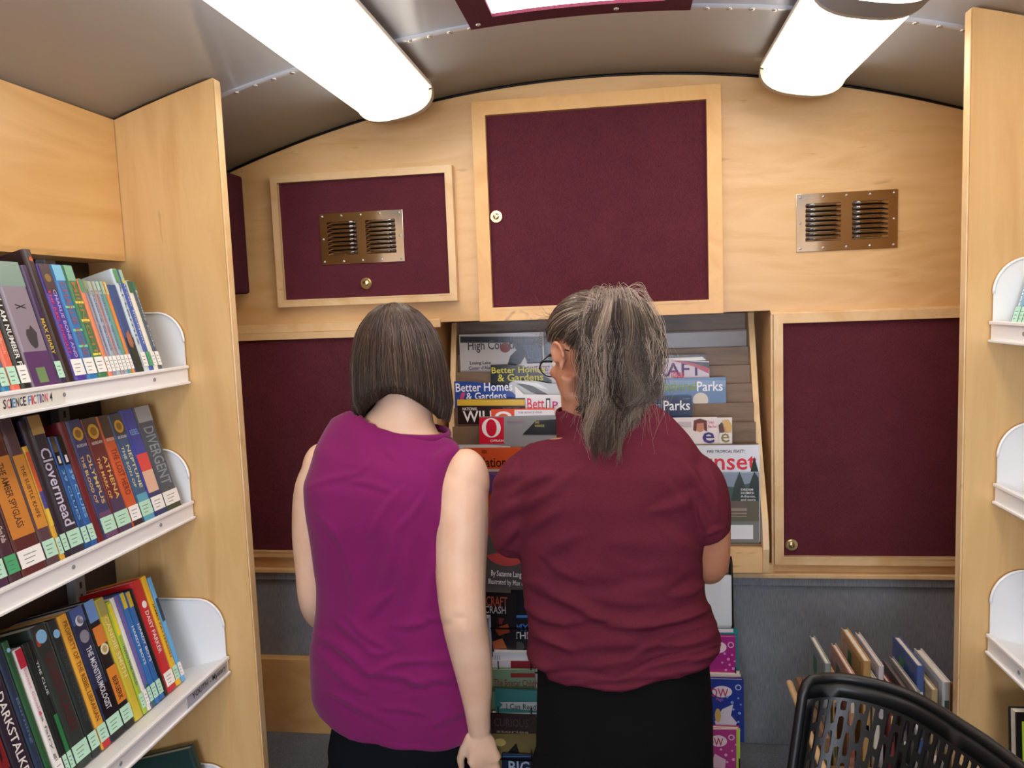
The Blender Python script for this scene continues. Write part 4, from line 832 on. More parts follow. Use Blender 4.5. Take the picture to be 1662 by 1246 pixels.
# ---------------- people ----------------
def skinmat(name,c1,c2):
    m=base(name,c1,.5); nt=m.node_tree; L=nt.links; b=nt.nodes['Principled BSDF']; b.inputs['Subsurface Weight'].default_value=.12; b.inputs['Subsurface Radius'].default_value=(1,.35,.2); b.inputs['Subsurface Scale'].default_value=.006
    tc=nt.nodes.new('ShaderNodeTexCoord'); n=nt.nodes.new('ShaderNodeTexNoise'); n.inputs['Scale'].default_value=14; n.inputs['Detail'].default_value=4; L.new(tc.outputs['Object'],n.inputs['Vector'])
    r=ramp(nt,[(.3,c2),(.7,c1)]); L.new(n.outputs['Fac'],r.inputs['Fac']); L.new(r.outputs[0],b.inputs['Base Color'])
    n2=nt.nodes.new('ShaderNodeTexNoise'); n2.inputs['Scale'].default_value=400; L.new(tc.outputs['Object'],n2.inputs['Vector']); bp_=nt.nodes.new('ShaderNodeBump'); bp_.inputs['Strength'].default_value=.08; bp_.inputs['Distance'].default_value=.001; L.new(n2.outputs['Fac'],bp_.inputs['Height']); L.new(bp_.outputs[0],b.inputs['Normal'])
    return m
SKIN1=skinmat('skin_light','#efc9ad','#e4b797'); SKIN2=skinmat('skin_tan','#c98e6e','#b97a5c')
MAG=fabric('magenta_jersey','#861d63','#741856',scale=900,bump=.12,rough=.85,mix=(.3,.7)); MAG.node_tree.nodes['Principled BSDF'].inputs['Sheen Weight'].default_value=.15
BUR=fabric('burgundy_jersey','#6a2536','#551c2b',scale=900,bump=.15,rough=.85,mix=(.3,.7),aniso=(.25,.25,1.3))
NAVY=fabric('navy_cloth','#10131c','#0a0c13',scale=600,bump=.3); BLKC=fabric('black_cloth','#101011','#090909',scale=600,bump=.3)
HAIRM={}
def hairmat(name):
    m=base(name,'#4a382c',.33); nt=m.node_tree; b=nt.nodes['Principled BSDF']; b.inputs['Specular IOR Level'].default_value=.55
    a=nt.nodes.new('ShaderNodeAttribute'); a.attribute_name='Col'; nt.links.new(a.outputs['Color'],b.inputs['Base Color']); return m
def remesh(mb,vox,smooth=6,fac=.5):
    bmesh.ops.recalc_face_normals(mb.bm,faces=mb.bm.faces)
    me=bpy.data.meshes.new('tmp'); mb.bm.to_mesh(me); mb.bm.free(); o=bpy.data.objects.new('tmp',me); COL.objects.link(o)
    r=o.modifiers.new('r','REMESH'); r.mode='VOXEL'; r.voxel_size=vox; r.use_smooth_shade=True
    s=o.modifiers.new('s','SMOOTH'); s.factor=fac; s.iterations=smooth
    dg=bpy.context.evaluated_depsgraph_get(); dg.update(); out=bpy.data.meshes.new_from_object(o.evaluated_get(dg))
    bpy.data.objects.remove(o); bpy.data.meshes.remove(me); out.materials.clear(); return out
def vco(me):
    a=np.empty(len(me.vertices)*3); me.vertices.foreach_get('co',a); return a.reshape(-1,3)
def vno(me):
    a=np.empty(len(me.vertices)*3); me.vertex_normals.foreach_get('vector',a); return a.reshape(-1,3)
def setco(me,c): me.vertices.foreach_set('co',c.ravel()); me.update()
def folds(me,fl,noise=.0012,seed=1,backonly=True,damp=None):
    co=vco(me); no=vno(me); px,py=proj(co); d=np.zeros(len(co))
    for (x0,y0,x1,y1,w,a) in fl:
        vx,vy=x1-x0,y1-y0; L2=vx*vx+vy*vy+1e-6; t=np.clip(((px-x0)*vx+(py-y0)*vy)/L2,0,1)
        # slight bow so folds are not ruler straight
        bow=np.sin(t*math.pi)*.06*math.sqrt(L2)*(1 if (int(x0)+int(y1))%2 else -1); L=math.sqrt(L2); nx,ny=-vy/L,vx/L
        dx=px-(x0+vx*t+nx*bow); dy=py-(y0+vy*t+ny*bow); s=nx*dx+ny*dy; r=np.sqrt(dx*dx+dy*dy)
        ww=w*(.6+.4*np.sin(t*math.pi)); tap=.35+.65*np.sin(np.clip(t,.03,.97)*math.pi)
        d+=a*tap*np.exp(-(r/ww)**2); d-=a*.55*tap*np.exp(-(((s-ww*1.25)**2+(r*r-s*s).clip(0))/(ww*.9)**2))
    rr=np.random.default_rng(seed)
    for k in range(26):
        kx,ky=rr.normal(0,.020),rr.normal(0,.014); ph=rr.uniform(0,6.28); d+=noise*.3*np.sin(px*kx*1.6+py*ky*1.6+ph+2*np.sin(px*.01+k))
    if backonly: d*=np.clip(-no[:,1]*1.6+.35,0,1)
    if damp is not None: d*=damp(px,py)
    setco(me,co+no*d[:,None])
def ring(px0,px1,py,Y,ry,dy=0,exp=2.2): 
    a=P(px0,py,Y);b=P(px1,py,Y); return ((a+b)/2+Vector((0,dy,0)),(b-a).length/2,ry)
def loft(mb,rings,exp=2.3,seg=40):
    mb.tube([r[0] for r in rings],[r[1] for r in rings],None,seg,ry=[r[2] for r in rings],side=(1,0,0),exp=exp)
def limb(mb,pts,rs,rys=None,seg=20):
    # densify with catmull-rom for smooth bends
    P_=[];R_=[];Q_=[]; n=len(pts); pts=[Vector(p) for p in pts]; rys=rys or rs
    cr=lambda a,b,c,d,f: .5*((2*b)+(c-a)*f+(2*a-5*b+4*c-d)*f*f+(3*b-a-3*c+d)*f**3)
    for i in range(n-1):
        for k in range(5):
            f=k/5; g=lambda A:cr(A[max(0,i-1)],A[i],A[i+1],A[min(n-1,i+2)],f); P_.append(g(pts));R_.append(g(rs));Q_.append(g(rys))
    P_.append(pts[-1]);R_.append(rs[-1]);Q_.append(rys[-1])
    mb.tube(P_,R_,None,seg,ry=Q_,side=(1,0,0))
    mb.sph(P_[0],min(R_[0],Q_[0])*.98,None,seg); mb.sph(P_[-1],min(R_[-1],Q_[-1])*.98,None,seg)
def hand(mb,wrist,direc,palmn,side,s=1.0,curl=.5):
    """direc: wrist to fingertips, palmn: palm facing normal, side: direction of the thumb"""
    d=Vector(direc).normalized(); pn=Vector(palmn); pn=(pn-d*pn.dot(d)).normalized(); sd=Vector(side); sd=(sd-d*sd.dot(d)-pn*sd.dot(pn)).normalized(); w=Vector(wrist)
    for k in range(5):   # palm from overlapping rounded blobs
        f=k/4; mb.tube([w+d*(.0)*s+sd*0,w+d*.085*s+sd*((f-.5)*.062)*s+pn*(.002*s)],[.019*s,.0125*s],None,14)
    mb.sph(w+d*.045*s,(.030*s,.030*s,.030*s),None,16,None) if False else None
    q=Matrix((sd,d,pn)).transposed(); mb.sph(w+d*.048*s,(.036*s,.046*s,.0155*s),None,20,q)
    mb.sph(w+d*.035*s+sd*.02*s+pn*.008*s,(.015*s,.03*s,.014*s),None,14,q)
    fl=[(.028,.074,.0088),(.0095,.082,.009),(-.0095,.077,.0086),(-.027,.060,.0078)]
    for j,(o_,L,r) in enumerate(fl):
        p=w+d*.082*s+sd*o_*s; dirn=(d+sd*o_*1.5).normalized(); pts=[p-dirn*.02*s,p]; c_=curl*(1+.12*j); ang=0
        for seg_,frac in enumerate((.46,.30,.24)):
            ang+=c_*(.55 if seg_==0 else .8); v=dirn*math.cos(ang)+pn*math.sin(ang); p=p+v*L*frac*s; pts.append(p)
        rr=[r*1.05*s,r*1.05*s,r*s*.98,r*.9*s,r*.74*s]; mb.tube(pts,rr,None,12); mb.sph(pts[-1],rr[-1],None,12); 
        for a_,b_ in zip(pts[1:-1],rr[1:-1]): mb.sph(a_,b_*1.02,None,12)
    p0=w+d*.018*s+sd*.02*s+pn*.006*s; p1=w+d*.055*s+sd*.046*s+pn*.016*s; p2=p1+(d*.8+sd*.35+pn*.25).normalized()*.032*s; p3=p2+(d+sd*.02+pn*.3).normalized()*.025*s
    mb.tube([p0,p1,p2,p3],[.016*s,.0125*s,.0105*s,.0085*s],None,14); mb.sph(p3,.0085*s,None,12); mb.sph(p1,.0125*s,None,12); mb.sph(p2,.0105*s,None,12)
def headframe(c,face,up):
    f=Vector(face).normalized(); u=Vector(up); u=(u-f*u.dot(f)).normalized(); r=f.cross(u).normalized(); return Vector(c),f,u,r
def head(mb,H,s=1.0):
    c,f,u,r=H; R=Matrix((r,f,u)).transposed()
    mb.sph(c+u*.02*s-f*.008*s,(.073*s,.092*s,.088*s),None,32,R)
    mb.sph(c+f*.03*s-u*.035*s,(.058*s,.062*s,.07*s),None,28,R)        # face mass
    mb.sph(c+f*.048*s-u*.085*s,(.034*s,.036*s,.028*s),None,20,R)      # chin
    for s_ in (-1,1):
        mb.tube([c+r*s_*.062*s-f*.002*s-u*.045*s,c+r*s_*.05*s+f*.02*s-u*.078*s,c+r*s_*.018*s+f*.06*s-u*.098*s],[.016*s,.015*s,.015*s],None,12)
        mb.sph(c+r*s_*.04*s+f*.065*s-u*.022*s,(.018*s,.016*s,.014*s),None,14,R)
        # ear: rim, lobe and bowl
        e0=c+r*s_*.074*s-f*.012*s-u*.008*s; pts=[]
        for k in range(11):
            a_=-.6+3.9*k/10; pts.append(e0+u*(.027*math.sin(a_+.3))*s-f*(.016*math.cos(a_+.3)*-1)*s*-1+r*s_*(.012+.004*math.sin(a_))*s)
        mb.tube(pts,[.0045*s]*11,None,8); mb.sph(e0-u*.024*s+r*s_*.008*s,(.006*s,.006*s,.009*s),None,10,R); mb.sph(e0+r*s_*.004*s,(.007*s,.014*s,.024*s),None,14,R)
    mb.tube([c+f*.083*s+u*.002*s,c+f*.098*s-u*.022*s,c+f*.107*s-u*.036*s],[.007*s,.010*s,.012*s],None,12); mb.sph(c+f*.105*s-u*.037*s,.0125*s,None,12)
    for s_ in (-1,1): mb.sph(c+f*.096*s-u*.039*s+r*s_*.011*s,.0085*s,None,10)
    mb.sph(c+f*.086*s-u*.062*s,(.023*s,.010*s,.006*s),None,12,R); mb.sph(c+f*.084*s-u*.070*s,(.019*s,.010*s,.006*s),None,12,R)
def face_parts(root,H,s=1.0):
    c,f,u,r=H; R=Matrix((r,f,u)).transposed()
    for s_ in (-1,1):
        mb=MB(); p=c+r*s_*.031*s+f*.080*s-u*.002*s; mb.sph(p-f*.002*s,.0105*s,cm('#d8cfc6',.2),16); mb.sph(p+f*.0075*s,(.0055*s,.004*s,.0055*s),cm('#3a2a1c',.2),12,R); o=mb.build('eye',root)
        mb=MB(); mb.tube([c+r*s_*.018*s+f*.092*s+u*.016*s,c+r*s_*.034*s+f*.088*s+u*.021*s,c+r*s_*.048*s+f*.074*s+u*.016*s],.003*s,cm('#3a2a20',.7),6); mb.build('eyebrow',root)
    mb=MB(); mb.sph(c+f*.0905*s-u*.066*s,(.019*s,.0075*s,.0065*s),cm('#b8635a',.4),14,R); mb.build('lips',root)
def strands(name,root,curves,mat,cols,rad=.0006):
    vs=[];fs=[];vc=[]; n0=0; V=[];F=[];C=[]
    for cv,col,rd in zip(curves,cols,rad if hasattr(rad,'__len__') else [rad]*len(curves)):
        cv=np.asarray(cv); n=len(cv); t=np.gradient(cv,axis=0); t/=np.linalg.norm(t,axis=1)[:,None]+1e-9
        ref=np.array([.3,.9,.2]); u=np.cross(t,ref); u/=np.linalg.norm(u,axis=1)[:,None]+1e-9; w=np.cross(t,u)
        k=np.linspace(0,1,n)[:,None]; rr=rd*(1-.65*k**3)
        ring_=np.stack([cv+u*rr,cv+(-.5*u+.866*w)*rr,cv+(-.5*u-.866*w)*rr],1).reshape(-1,3)
        V.append(ring_); i=np.arange(n-1)[:,None]*3+n0
        F.append(np.concatenate([np.concatenate([i+a_,i+(a_+1)%3,i+3+(a_+1)%3,i+3+a_],1) for a_ in range(3)])); n0+=3*n
        C.append(np.tile(col,(3*n,1)))
    V=np.concatenate(V);F=np.concatenate(F);C=np.concatenate(C)
    me=bpy.data.meshes.new(name); me.vertices.add(len(V)); me.vertices.foreach_set('co',V.ravel())
    me.loops.add(F.size); me.loops.foreach_set('vertex_index',F.ravel()); me.polygons.add(len(F)); me.polygons.foreach_set('loop_start',np.arange(len(F))*4)
    me.update(calc_edges=True); a=me.color_attributes.new('Col','FLOAT_COLOR','POINT'); a.data.foreach_set('color',np.concatenate([C,np.ones((len(C),1))],1).ravel())
    return link(name,me,mat,root,True)
def crv(pts,n=14):
    P_=[np.asarray(p,float) for p in pts]; out=[]; m=len(P_)
    for i in range(m-1):
        a,b,c,d=P_[max(0,i-1)],P_[i],P_[i+1],P_[min(m-1,i+2)]; k=max(2,n//(m-1))
        for j in range(k):
            f=j/k; out.append(.5*((2*b)+(c-a)*f+(2*a-5*b+4*c-d)*f*f+(3*b-a-3*c+d)*f**3))
    out.append(P_[-1]); return np.array(out)
def trousers(root,rings_top,legs,mat,vox=.008):
    mb=MB(); loft(mb,rings_top,2.3)
    for lg,rr in legs: limb(mb,lg,rr)
    me=remesh(mb,vox,6); o=link('trousers',me,mat,root,True); return o
def shoe(root,x,y,mat):
    mb=MB(); mb.sph((x,y+.09,.035),(.045,.075,.034),None,20); mb.sph((x,y,.045),(.038,.06,.045),None,20); mb.tube([(x,y-.03,.05),(x,y-.01,.11)],[.04,.045],None,16); mb.box((x-.045,y-.06,.0),(x+.045,y+.155,.02),None,.009)
    me=remesh(mb,.006,4); link('shoe',me,mat,root,True)
# ======== girl in the sleeveless magenta top ========
G=1.69
root1=T(empty('person',(-.6,1.70,0)),'shorter person with a brown bob in a sleeveless magenta top, head bowed','person')
inv1=Matrix.Translation(-Vector(root1.location))
before=set(bpy.data.objects)
gr=[ring(518,780,1172,G,.125,.02),ring(513,786,1142,G,.128,.015),ring(511,790,1098,G,.125,.01),ring(512,786,1050,G,.115,.0),ring(517,775,985,G,.105,-.005),ring(519,758,930,G,.100,-.01),ring(515,746,880,G,.102,-.015),ring(508,742,830,G,.105,-.018),ring(503,744,790,G,.102,-.018),ring(512,745,758,G,.092,-.012),ring(526,742,735,G,.075,-.002),ring(560,736,714,G,.070,.014),ring(563,735,702,G,.067,.018),ring(565,734,697,G,.064,.018)]
mb=MB(); loft(mb,gr,2.5,48)
limb(mb,[P(722,716,1.675),P(731,728,1.662),P(716,748,1.640),P(706,782,1.624),P(706,815,1.618),P(715,846,1.618)],[.022,.0225,.023,.024,.024,.022])
limb(mb,[P(552,706,1.675),P(537,720,1.665),P(521,748,1.662),P(514,782,1.654),P(517,815,1.652)],[.022,.0225,.023,.023,.021])
top=remesh(mb,.0048,16,.6)
GF=[(514,1030,600,1092,9,.006),(600,1092,690,1112,8,.0055),(610,1088,680,1072,7,.0045),(680,1072,775,1055,9,.004),(598,1060,640,1055,6,.003),(545,1010,600,1055,7,.004),(565,1000,625,1050,6,.004),
 (640,1015,700,1005,8,.004),(690,1000,730,1012,6,.003),(600,1000,640,960,8,.004),(660,880,640,1000,11,.004),(640,870,590,1000,12,.0035),(700,880,690,990,12,.0035),(560,900,575,1000,11,.003),
 (655,790,600,870,7,.0035),(690,800,640,860,6,.003),(560,780,640,800,6,.002),(500,790,590,770,6,.002),(625,730,640,745,5,.002),(575,770,610,740,5,.0015),(512,830,560,900,7,.003),(745,860,700,930,10,.004),(735,900,715,990,9,.003),
 (620,1150,690,1160,5,.003),(530,1125,590,1160,7,.003),(700,1100,740,1112,5,.002),(560,1150,640,1180,8,.002),(700,1180,770,1150,9,.003),(600,1200,720,1215,5,.002),(520,1060,600,1125,8,.003),(640,1120,760,1100,8,.003)]
folds(top,[(a,b,c_,d,w*1.1,am*1.35) for a,b,c_,d,w,am in GF],.0020,3)
co=vco(top); cN=P(648,702,G); co[:,2]+=np.clip((co[:,2]-cN.z+.045)/.045,0,1)*(-.10*(co[:,0]-cN.x)).clip(-.012,.012); setco(top,co)
# hem slopes down to the right; neckline dips; shape handled on the vertices
co=vco(top); px,py=proj(co); hemz=np.clip((py-1120)/60,0,1); dz=np.where(px<620,(620-px)/100*.036,0); co[:,2]+=hemz*dz; setco(top,co)
tob=link('sleeveless_top',top,MAG,root1,True)
# bands: collar, armholes, hem stitch
mb=MB()
def band(mb,pts,rw,rt,m,closed=True): mb.tube(pts,rw,m,8,closed=closed,ry=rt,side=(0,0,1))
def neckband(root,c_,rx,ry,tx,m):
    out=[]
    for k in range(48):
        a=2*math.pi*k/48; ca,sa=math.cos(a),math.sin(a); ca=math.copysign(abs(ca)**.87,ca); sa=math.copysign(abs(sa)**.87,sa)
        out.append(Vector((c_.x+rx*ca,c_.y-ry*sa,c_.z+tx*ca-(.004 if sa>0 else -.004)*abs(sa))))
    mb=MB(); mb.tube(out,.0085,m,10,closed=True,ry=.0042,side=(0,0,1)); return mb.build('collar_band',root)
neckband(root1,P(648,702,G)+Vector((0,.018,.002)),.1085,.0655,-.011,MAG)
# body
mb=MB()
loft(mb,[(r[0],r[1]*.86,r[2]*.82) for r in gr[:-4]],2.3)
HG=headframe(P(652,592,1.745),(.35,.82,-.46),(.10,.42,1)); head(mb,HG,.98)
nb=P(646,712,G)+Vector((0,.012,0)); nt_=P(657,640,1.715)
mb.tube([P(648,720,1.705),P(648,704,1.707),P(650,690,1.709),P(654,672,1.711),P(657,655,1.714),P(658,630,1.716)],[.107,.103,.088,.070,.0625,.060],None,36,ry=[.062,.060,.059,.058,.057,.056])
mb.sph(P(757,782,1.660),(.0515,.055,.074),None,28); mb.sph(P(730,770,1.675),(.05,.045,.055),None,24); mb.sph(P(522,768,1.700),(.044,.05,.07),None,24)
# left arm (bent forward), right arm (hanging nearer the camera)
limb(mb,[P(535,742,1.70),P(513,790,1.70),P(506,860,1.705),P(508,915,1.705),P(510,965,1.71),P(517,992,1.77),P(528,1005,1.87),P(536,1004,1.945)],[.040,.047,.044,.0405,.0375,.036,.030,.024],[.042,.052,.05,.047,.040,.036,.030,.022])
hand(mb,P(536,1004,1.935),(.25,1,.1),(1,0,-.15),(0,.15,1),.88,.45) if False else hand(mb,P(536,1003,1.93),(.9,.5,.0),(0,-.3,-1),(0.4,-1,0),.80,.25)
RA=[P(742,760,1.672),P(750,790,1.655),P(750,850,1.635),P(748,910,1.62),P(749,960,1.60),P(753,1003,1.59),P(763,1055,1.60),P(771,1105,1.61),P(775,1150,1.62),P(778,1185,1.63)]
limb(mb,RA,[.040,.0545,.0575,.056,.0525,.0490,.0455,.0385,.0295,.0255],[.044,.056,.057,.055,.050,.047,.043,.036,.029,.0215])
mb.sph(P(757,1010,1.566),(.022,.018,.026),None,16)
hand(mb,P(778,1183,1.628),(.10,.05,-1),(-.2,1,0),(-1,-.15,0),.93,.22)
# legs
for sx,xx in ((-1,-.645),(1,-.445)): limb(mb,[(xx+sx*-.02,1.70,.58),(xx,1.70,.42),(xx,1.71,.30),(xx,1.72,.09)],[.06,.052,.046,.036]); mb.sph((xx,1.77,.045),(.03,.09,.03),None,16)
body=remesh(mb,.0042,7); co=vco(body); px,py=proj(co); no=vno(body)
# elbow dimples and creases on the hanging arm
for (x,y,w,a) in ((722,1013,11,-.003),(748,1003,11,-.002),(758,1024,16,.0015)):
    d=a*np.exp(-(((px-x)/w)**2+((py-y)/(w*.5))**2))*np.clip(-no[:,1]*1.5,0,1)*(px>700)*(px<810); co+=no*d[:,None]
setco(body,co); bo=link('body',body,SKIN1,root1,True)
face_parts(root1,HG,.98)
trousers(root1,[(P(650,1130,G)+Vector((0,.01,0)),.145,.105),(P(652,1165,G)+Vector((0,.01,0)),.160,.115),(Vector((-.545,1.70,.52)),.166,.120),(Vector((-.545,1.70,.43)),.155,.12)],[([(-.63,1.70,.48),(-.645,1.70,.30),(-.645,1.715,.14),(-.645,1.72,.075)],[.088,.072,.06,.058]),([(-.46,1.70,.48),(-.445,1.70,.30),(-.445,1.715,.14),(-.445,1.72,.075)],[.088,.072,.06,.058])],NAVY)
shoe(root1,-.645,1.71,BLKC); shoe(root1,-.445,1.71,BLKC)
# bob: strands from the crown over a hair hull
HM=hairmat('brown_hair'); c,f,u,r=HG
rngh=np.random.default_rng(11)
cG=np.array(P(648,592,1.735)); 
def hull(a,t,lay):
    # a: azimuth from the back (0) to the front; world aligned hull
    ts=[0,.08,.18,.28,.38,.54,.7,.86,1.0]
    Rs=[.003,.030,.055,.076,.088,.101,.107,.1095,.097]
    R=np.interp(t,ts,Rs); 
    aa=abs(a)/math.pi
    hem=-.056-.060*min(1,(aa/.40)**1.6)+.003*math.sin(a*5)
    if a>0: hem-=.020*min(1,(aa/.5)**2)
    else: hem-=.016*min(1,aa/.22)
    z=np.interp(t,ts,[.141,.136,.119,.094,.072,.026,-.018,hem*.72,hem])
    R=R*(1-.10*lay)
    ex=1.0 if aa<.25 else 1.0
    x=math.sin(a)*R*1.03; y=-math.cos(a)*R*1.06+.0
    # bowed head: crown shifts forward, hem sides reach forward
    sh=.012*(z/.12)
    return cG+np.array([x-.010*(z/.1)*-0+(.004 if z>0 else 0)*0-.008*(z/.1),y+sh,z-lay*.004])
curves=[];cols=[];rads=[]
pal=np.array([lin('#2f211a'),lin('#3b2b22'),lin('#4c3a30'),lin('#675244'),lin('#1f1612'),lin('#7d6755')])
nl=520; lock_a=rngh.uniform(-2.45,2.45,nl); lock_c=rngh.choice(6,nl,p=[.28,.3,.18,.08,.12,.04]); lock_e=rngh.uniform(.93,1.0,nl); lock_b=rngh.normal(0,.05,nl)
for i in range(11000):
    k=rngh.integers(nl); a0=lock_a[k]+rngh.normal(0,.10); lay=rngh.uniform(0,1)**1.3; t1=lock_e[k]*(1-.04*rngh.uniform())-(lay*.05)
    if rngh.uniform()<.03: lay=-.12; t1=1.0
    ae=lock_a[k]+(a0-lock_a[k])*.55+lock_b[k]; ph=rngh.uniform(0,6.28); am=rngh.uniform(.0,.03)
    ts_=np.linspace(rngh.uniform(0,.10),t1,13); pts=[]
    for t in ts_:
        a=a0+(ae-a0)*t**1.5+am*math.sin(4*t+ph); pts.append(hull(a,t,lay))
    curves.append(np.array(pts)); cols.append(pal[lock_c[k]]*rngh.uniform(.8,1.2)); rads.append(rngh.uniform(.0005,.0009))
for i in range(60):
    a0=rngh.uniform(-2.2,2.2); pts=[hull(a0+.2*math.sin(3*t+i),t,-.12-.25*rngh.uniform()*t) for t in np.linspace(0.05,rngh.uniform(.5,1.0),11)]; curves.append(np.array(pts)); cols.append(pal[3]); rads.append(.0003)
strands('hair',root1,curves,HM,cols,rads)
# dense layer beneath the strands
mb=MB(); NA,NT=44,16; vs=[]
for i in range(NA+1):
    a=-2.5+5.0*i/NA
    for j in range(NT+1): vs.append(hull(a,.02+.93*j/NT,1.15))
mb.faces(vs,[[i*(NT+1)+j,i*(NT+1)+j+1,(i+1)*(NT+1)+j+1,(i+1)*(NT+1)+j] for i in range(NA) for j in range(NT)],cm('#2a1e19',.7),True)
ho=mb.build('hair_underlayer',root1); sm=ho.modifiers.new('t','SOLIDIFY'); sm.thickness=.004
for o in set(bpy.data.objects)-before:
    if o.parent==root1: o.matrix_parent_inverse=inv1
# ======== woman in the burgundy T-shirt ========
root2=T(empty('person',(-.03,1.60,0)),'taller person with a long grey-brown ponytail and glasses in a burgundy T-shirt','person')
inv2=Matrix.Translation(-Vector(root2.location)); before=set(bpy.data.objects)
Wd=1.60
wr=[ring(862,1160,1066,Wd,.135,.01),ring(856,1166,1048,Wd,.139,.008),ring(856,1164,1022,Wd,.136,.004),ring(858,1148,990,Wd,.124,.0),ring(850,1142,950,Wd,.118,-.005),ring(846,1138,895,Wd,.118,-.01),ring(842,1140,850,Wd,.120,-.013),ring(836,1142,800,Wd,.120,-.014),ring(832,1146,765,Wd,.112,-.01),ring(838,1140,738,Wd,.094,-.002),ring(858,1118,715,Wd,.074,.008),ring(880,1090,700,Wd,.062,.014),ring(893,1066,690,Wd,.066,.016),ring(899,1047,678,Wd,.064,.018),ring(901,1045,672,Wd,.061,.02)]
mb=MB(); loft(mb,wr,2.5,48)
# sleeves
SLl=[P(872,762,1.59),P(854,778,1.588),P(843,812,1.588),P(837,845,1.596),P(834,868,1.606)]
limb(mb,SLl,[.050,.056,.056,.054,.050],[.058,.074,.074,.070,.066])
SLr=[P(1112,770,1.59),P(1128,788,1.585),P(1142,825,1.585),P(1155,862,1.59)]
limb(mb,SLr,[.055,.060,.055,.040],[.058,.074,.073,.066])
hp=[]
for k in range(56):
    a_=2*math.pi*k/56; x=wr[0][0].x+.190*math.cos(a_); fx=max(0,min(1,(x-wr[0][0].x)/.19)); fl_=max(0,min(1,(wr[0][0].x-x)/.19))
    z=wr[0][0].z-.004+.050*fx**1.7+.012*fl_**2; hp.append(Vector((x*1.0+.004*fx,Wd+.01-.139*math.sin(a_),z)))
mb.tube(hp,.011,None,10,closed=True,side=(0,0,1))
shirt=remesh(mb,.0048,14,.6)
co=vco(shirt); px,py=proj(co)
WF=[(830,800,900,770,9,.005),(840,830,900,800,9,.005),(850,870,905,830,9,.004),(800,790,850,770,8,.004),(800,850,850,810,9,.005),(810,890,852,850,8,.004),
 (1130,800,1060,830,9,.004),(1125,850,1080,780,8,.004),(1140,800,1100,745,8,.005),(1165,840,1120,770,7,.004),(1130,890,1070,850,9,.004),(1150,860,1130,800,6,.004),(1175,855,1140,868,4,.003),
 (855,985,920,1010,8,.006),(920,1010,1000,1000,8,.004),(1150,985,1060,1012,8,.006),(1060,1012,980,1000,9,.003),(856,1030,930,1052,9,.006),(1160,1025,1080,1050,9,.006),(930,1052,1080,1050,10,.0035),(860,1070,900,1085,7,.005),(1165,1062,1120,1085,7,.005),
 (1145,945,1090,965,8,.005),(850,945,900,960,8,.004),(900,700,860,730,8,.003),(1070,700,1120,730,8,.003),(940,760,870,800,8,.003),(1000,880,1120,900,16,.003),(880,900,940,870,11,.003),(1100,1105,1160,1095,5,.004),(862,1105,920,1112,5,.004),(920,1112,1100,1112,6,.003),
 (900,930,1000,940,14,.003),(1040,930,1130,920,12,.003),(960,965,1060,975,10,.003)]
WF=[(a,b,c_,d,w*1.25,am*1.7) for a,b,c_,d,w,am in WF]+[(870,960,990,1012,10,.009),(990,1012,1150,985,11,.009),(860,1015,930,1060,10,.007),(1165,1010,1020,1070,11,.008),(1020,1070,960,1085,9,.005),(860,1060,890,1090,9,.006),(880,900,950,945,9,.004),(840,745,815,800,7,.005),(1150,760,1165,830,6,.004),(1110,930,1000,960,14,.004),(1160,1050,1060,1088,8,.005),(870,1096,1000,1100,5,-.005),(1000,1100,1150,1072,5,-.005)]
folds(shirt,WF,.0026,5)
co=vco(shirt); px,py=proj(co); co[:,2]+=np.clip((py-1040)/70,0,1)*np.clip((px-1000)/160,0,1)**1.3*.034; setco(shirt,co)
link('t_shirt',shirt,BUR,root2,True)
neckband(root2,P(973,674,Wd)+Vector((0,.02,.001)),.0875,.0625,-.002,BUR)
mb=MB(); loft(mb,[(r_[0],r_[1]*.78,r_[2]*.80) for r_ in wr[:-4]],2.3)
HW=headframe(P(957,574,1.60),(-.60,.73,-.30),(-.14,.30,1)); head(mb,HW,1.0)
nb=P(972,700,Wd)+Vector((0,.015,0)); nt_=P(955,625,1.585)
mb.tube([P(974,698,1.618),P(972,682,1.619),P(966,665,1.615),P(960,650,1.607),P(957,620,1.59)],[.066,.079,.068,.063,.060],None,36,ry=[.050,.057,.058,.060,.060])
limb(mb,[P(858,780,1.59),P(842,835,1.60),P(835,866,1.64),P(826,872,1.71),P(845,860,1.83),P(870,850,1.90)],[.045,.045,.040,.038,.032,.024])
hand(mb,P(868,851,1.895),(.9,.35,.2),(0,-.5,.6),(0,1,.4),.92,.55)
limb(mb,[P(1130,790,1.585),P(1146,840,1.588),P(1151,880,1.60),P(1150,915,1.63),P(1130,905,1.75),P(1095,885,1.86)],[.044,.046,.0425,.038,.033,.025],[.044,.050,.048,.042,.033,.022])
hand(mb,P(1097,886,1.855),(-.9,.35,.2),(0,-.5,.6),(0,1,.4),.92,.55)
for sx,xx in ((-1,-.13),(1,.07)): limb(mb,[(xx*.8,1.60,.66),(xx,1.60,.46),(xx,1.61,.30),(xx,1.62,.09)],[.066,.056,.048,.038]); mb.sph((xx,1.67,.045),(.032,.095,.03),None,16)
body=remesh(mb,.0042,7); link('body',body,SKIN2,root2,True); face_parts(root2,HW)
trousers(root2,[(P(1010,1030,Wd)+Vector((0,.01,0)),.160,.115),(P(1010,1068,Wd)+Vector((0,.01,0)),.178,.130),(P(1012,1140,Wd)+Vector((0,.01,0)),.184,.140),(P(1012,1246,Wd)+Vector((0,.01,0)),.187,.142),(Vector((-.03,1.61,.52)),.18,.13)],[([(-.125,1.60,.56),(-.13,1.60,.34),(-.13,1.615,.16),(-.13,1.62,.075)],[.096,.076,.065,.062]),([(.065,1.60,.56),(.07,1.60,.34),(.07,1.615,.16),(.07,1.62,.075)],[.096,.076,.065,.062])],BLKC)
